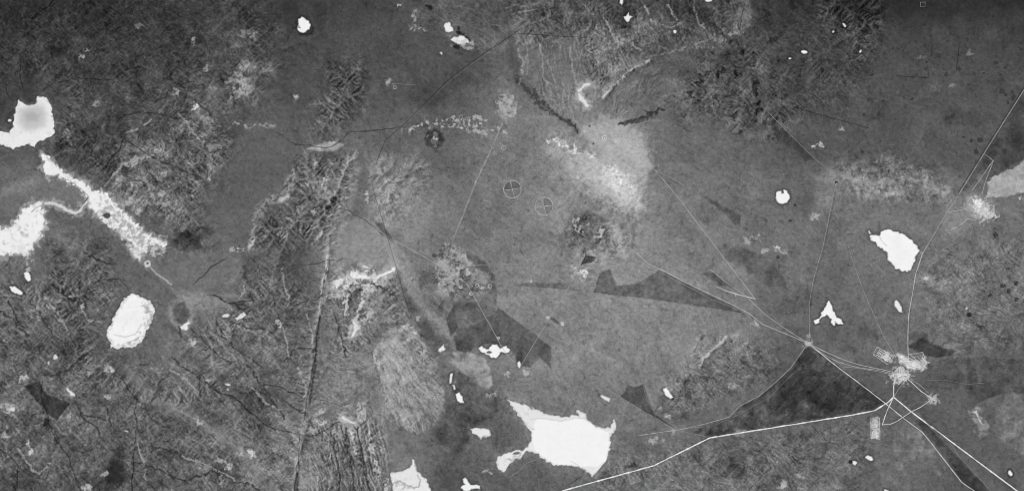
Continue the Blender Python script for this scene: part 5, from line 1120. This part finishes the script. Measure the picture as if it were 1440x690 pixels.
C2 = [(1261, 499), (1266, 497), (1300, 513), (1303, 518), (1292, 519), (1278, 514)]
enclosure('long narrow bright enclosure along the northern side of the town', C2,
    [((1264, 500), (1296, 516), 1.8, 215), ((1270, 502), (1284, 512), 2.6, 205), ((1280, 508), (1292, 515), 2.0, 200)],
    [(1268, 501, 2.4, 215), (1274, 505, 2.4, 195), (1285, 513, 3, 215), (1293, 516, 2.6, 200)])
C4 = [(1279, 498), (1298, 495), (1303, 510), (1300, 514)]
enclosure('faint grey fenced field beside the long bright enclosure', C4, [((1290, 500), (1295, 508), 0.7, 130), ((1294, 498), (1299, 508), 0.7, 130), ((1297, 502), (1304, 512), 1.4, 190)], [(1286, 502, 0.8, 120)])
C3 = [(1225, 587), (1237, 587), (1238, 617), (1225, 616)]
enclosure('tall upright enclosure with crowded white blocks south of the main road', C3,
    [(bil(C3, 0.5, 0.03), bil(C3, 0.5, 0.97), 1.0, 195), (bil(C3, 0.1, 0.3), bil(C3, 0.9, 0.3), 0.8, 185), (bil(C3, 0.1, 0.55), bil(C3, 0.9, 0.55), 0.8, 185), (bil(C3, 0.1, 0.8), bil(C3, 0.9, 0.8), 0.8, 185), (bil(C3, 0.25, 0.1), bil(C3, 0.25, 0.9), 0.6, 170), (bil(C3, 0.78, 0.1), bil(C3, 0.78, 0.9), 0.7, 180)],
    [(*bil(C3, 0.6, 0.4), 2.2, 190), (*bil(C3, 0.7, 0.88), 2.8, 205), (*bil(C3, 0.35, 0.65), 1.8, 175)])
lab = {'c1': 'pale-roofed building inside the tilted square enclosure northwest of the town', 'c3': 'pale-roofed building inside the tall upright enclosure south of the main road',
       'c2': 'pale-roofed building in the long narrow bright enclosure', 'town': 'pale-roofed building crowded in the bright heart of the town', 'dark': 'dark-roofed building at the northern edge of the town',
       'ham': 'small pale building in the outlying hamlet southeast of the town', 'work': 'pale building on the bright white workings by the east road', 'exp': 'small pale blockhouse on the churned instrumented field', 'jct': 'small pale hut at the track junction'}
for s_ in (0.2, 0.32, 0.44):
    for t_ in (0.2, 0.4, 0.62, 0.82): building('barrack', *bil(C1, s_, t_), -33, lab['c1'], 'buildings of the tilted square enclosure')
for s_ in (0.7, 0.86):
    for t_ in (0.3, 0.7): building('hall', *bil(C1, s_, t_), -33, lab['c1'], 'buildings of the tilted square enclosure')
for t_ in (0.12, 0.2, 0.38, 0.47, 0.64, 0.72, 0.88, 0.95):
    for s_ in (0.36, 0.64): building('barrack', *bil(C3, s_, t_), 0 if s_ < 0.5 else 90, lab['c3'], 'buildings of the tall upright enclosure')
for (u, v) in [(1266, 500), (1272, 503), (1277, 507), (1283, 510), (1289, 514), (1295, 516)]: building('barrack', u, v, -27, lab['c2'], 'buildings of the long narrow enclosure')
for (u, v, d_) in [(1259, 522, 10), (1262, 526, 10), (1266, 522, 100), (1266, 529, 10), (1270, 524, 15), (1272, 528, 15), (1275, 526, 100), (1262, 531, 20), (1268, 534, 10), (1277, 531, -30), (1271, 519, 10), (1257, 528, 80), (1279, 526, -30), (1264, 518, 10), (1274, 535, -30)]:
    building('hall' if int(u) % 3 == 0 else 'barrack', u, v, d_, lab['town'], 'buildings of the town centre')
for (u, v) in [(1262, 516), (1265, 514), (1291, 524)]: building('dark', u, v, 20, lab['dark'], 'dark-roofed buildings of the town')
for (u, v, d_) in [(1306, 556, -35), (1310, 559, -35), (1313, 562, 50), (1317, 564, -35), (1311, 565, 50), (1315, 559, -35)]: building('house', u, v, d_, lab['ham'], 'buildings of the outlying hamlet')
for (u, v, d_) in [(1374, 285, 20), (1378, 289, 20), (1383, 294, -40), (1387, 298, -40), (1366, 290, 0), (1380, 300, 10)]: building('barrack', u, v, d_, lab['work'], 'buildings of the eastern workings')
for (u, v, d_) in [(640, 362, 30), (643, 366, 30), (648, 372, 60), (633, 355, 10), (652, 388, 40), (656, 380, 20), (660, 386, 60), (664, 402, 30), (672, 412, 50), (636, 392, 0), (622, 380, 10), (628, 408, 10)]: building('house', u, v, d_, lab['exp'], 'blockhouses of the instrumented field')
for (u, v, d_) in [(1133, 479, 20), (1138, 478, 90), (1139, 486, 40)]: building('house', u, v, d_, lab['jct'], 'huts at the track junction')
def lone(u, v, kind, label): building(kind, u, v, 15, label, None)
lone(1397, 226, 'house', 'lone pale post building where two tracks meet above the workings'); lone(1062, 420, 'house', 'lone pale post building at the end of the forked track')
lone(669, 256, 'house', 'lone pale building on the broad ploughed strip'); lone(673, 428, 'house', 'lone pale building where the field tracks cross'); lone(821, 383, 'dark', 'small dark structure in the middle of the white crater pad')
lone(1349, 272, 'hut', 'small hut beside the straight northeastern road'); lone(947, 604, 'house', 'small pale building at the crossing east of the great salt lake'); lone(768, 446, 'house', 'small pale building at the west end of the dark bar')
lone(832, 431, 'hut', 'lone white hut on the bare southern plain'); lone(934, 475, 'hut', 'lone white hut, upper of two on the eastern plain'); lone(937, 480, 'hut', 'lone white hut, lower of two on the eastern plain')
lone(1015, 227, 'hut', 'lone white hut on the plain northwest of the faint rings'); lone(1000, 349, 'hut', 'lone white hut beside the straight track from the delta'); lone(976, 393, 'hut', 'lone white hut on the fine track near the burnt wedge')
lone(611, 328, 'house', 'small pale building, left on the plain above the instrumented field')

# ------------------------------------------------------------------ dark round thickets on the northeastern steppe
TH = [(1103, 11, 5.5), (1063, 30, 7), (1079, 40, 4.3), (1087, 38, 2), (1096, 45, 3), (1104, 43, 3.2), (1107, 53, 2.8), (1118, 60, 3), (1097, 70, 3.6), (1126, 34, 5), (1133, 40, 4), (1083, 26, 4), (1060, 80, 6), (1048, 48, 3), (1039, 68, 4), (1066, 50, 3), (1085, 6, 4), (1073, 20, 4), (1122, 46, 3), (1100, 101, 3.6), (1112, 99, 3), (1106, 112, 3.4), (1140, 50, 2.5), (1052, 73, 2.2),
      (1302, 31, 3.6), (1309, 33, 3.4), (1294, 36, 2.3), (1279, 37, 3.4), (1286, 36, 3.6), (1323, 30, 3), (1308, 50, 2.6), (1301, 65, 2.6), (1320, 78, 4.2), (1347, 51, 2.2), (1303, 87, 2.2), (1302, 97, 2.6), (1289, 105, 1.9), (1331, 105, 3.6), (1384, 103, 1.9), (1407, 105, 2.8), (1414, 95, 2.6), (1349, 97, 3.6), (1362, 119, 1.8), (1409, 128, 4.6), (1415, 133, 3), (1423, 130, 2.8), (1425, 137, 4), (1418, 145, 1.8), (1236, 160, 3.6), (1243, 142, 3), (1215, 161, 2.6), (1271, 137, 1.9), (1283, 139, 2.8), (1244, 74, 2), (1256, 68, 2.2), (1219, 100, 3.4), (1226, 105, 3.4), (1201, 115, 3.4), (1379, 150, 1.4), (1360, 55, 2.6), (1401, 88, 3.6),
      (1397, 215, 5), (1413, 212, 3.6), (1416, 231, 4), (1389, 228, 4.2), (1373, 213, 4), (1355, 193, 2.2), (1378, 197, 4), (1366, 198, 3), (1213, 214, 3), (1093, 186, 5), (1105, 190, 2.8), (1087, 195, 2.6), (1410, 401, 4.4), (1418, 409, 3.6), (1429, 398, 3.6), (1430, 421, 3.4), (1393, 415, 3.2), (1418, 378, 2.4), (1094, 361, 2.6), (1111, 310, 2.4), (1400, 330, 4.5), (1270, 71, 1.8), (1340, 163, 3.5), (1331, 166, 3), (1176, 256, 2.2), (1118, 288, 2.0), (1128, 212, 3.0), (1250, 240, 2.0)]
def thicket(u, v, r):
    rs = np.random.RandomState(int(u * 7 + v * 13))
    root = empty('thicket', u, v, '', 'thicket', 'dark thickets on the eastern steppe')
    rm = r * S
    n = int(max(14, min(90, 5.0 * r * r)))
    vs, fs = [], []
    ph = rs.uniform(0, 6.28, 3)
    for k in range(n):
        a = rs.uniform(0, 2 * math.pi); q_ = math.sqrt(rs.uniform(0, 1))
        lim = rm * (0.86 + 0.16 * math.sin(2 * a + ph[0]) + 0.12 * math.sin(3 * a + ph[1]) + 0.07 * math.sin(7 * a + ph[2]))
        x, y = q_ * lim * math.cos(a), q_ * lim * math.sin(a)
        z = float(samp(H, [u + x / S], [v - y / S])[0]) - root.location.z
        R = rs.uniform(9, 17); hh = rs.uniform(4, 8)
        b0 = len(vs); m = 7
        a0 = rs.uniform(0, 6)
        for (rr, zz) in ((1.0, -1.5), (0.95, 0.45 * hh), (0.55, 0.85 * hh)):
            for j in range(m):
                t_ = a0 + 2 * math.pi * j / m; jr = R * rr * rs.uniform(0.8, 1.2)
                vs.append((x + jr * math.cos(t_), y + jr * math.sin(t_), z + zz))
        vs.append((x, y, z + hh))
        for lv in range(2):
            for j in range(m):
                fs.append((b0 + lv * m + j, b0 + lv * m + (j + 1) % m, b0 + (lv + 1) * m + (j + 1) % m, b0 + (lv + 1) * m + j))
        for j in range(m): fs.append((b0 + 2 * m + j, b0 + 2 * m + (j + 1) % m, b0 + 3 * m))
    me = bpy.data.meshes.new('foliage'); me.from_pydata(vs, [], fs); me.materials.append(M_SCRUB)
    o = bpy.data.objects.new('foliage', me); COL.objects.link(o); o.parent = root
    return root
LM = [((1063, 30), 'pale northern slope'), ((1131, 73), 'small white oval pool'), ((1106, 108), 'mottled dark hills'), ((1302, 45), 'square pale frame'), ((1305, 105), 'L-shaped ditch'), ((1346, 80), 'lone upright ditch'), ((1412, 135), 'straight eastern road'), ((1225, 105), 'dark rocky hills'), ((1230, 155), 'faint slanting ditch'), ((1395, 215), 'northern track post'), ((1213, 214), 'pale mottled ground'), ((1095, 188), 'diagonal burnt strip'), ((1412, 405), 'eastern mottled plain'), ((1100, 300), 'notched white pool'), ((1400, 328), 'bright white workings'), ((1176, 256), 'junction track end'), ((1380, 150), 'northeastern smudge'), ((1330, 165), 'northeastern smudge')]
SZ = [(2.1, 'tiny'), (2.9, 'small'), (3.7, 'middling'), (4.7, 'large'), (99, 'very large')]
used = {}
for (u, v, r) in TH:
    root = thicket(u, v, r)
    lm = min(LM, key=lambda q_: math.hypot(q_[0][0] - u, q_[0][1] - v))
    dx, dy = u - lm[0][0], v - lm[0][1]
    ns = 'north' if dy < -4 else 'south' if dy > 4 else ''
    ew = 'west' if dx < -4 else 'east' if dx > 4 else ''
    where = (ns + ew) or 'near'
    size = next(s_ for lim, s_ in SZ if r <= lim)
    lb = '%s dark round thicket %s the %s' % (size, 'by' if where == 'near' else where + ' of', lm[1])
    used.setdefault(lb, []).append((root, u, v))
for lb, rs_ in used.items():
    rs_.sort(key=lambda q_: q_[1])
    for k, (root, u, v) in enumerate(rs_):
        if len(rs_) == 1: root['label'] = lb
        elif len(rs_) == 2: root['label'] = lb + (', left of two', ', right of two')[k]
        else: root['label'] = lb + ', ' + ('leftmost', 'second from left', 'third from left', 'fourth from left', 'fifth from left')[k]
print('all done', round(time.time() - T_START, 1))
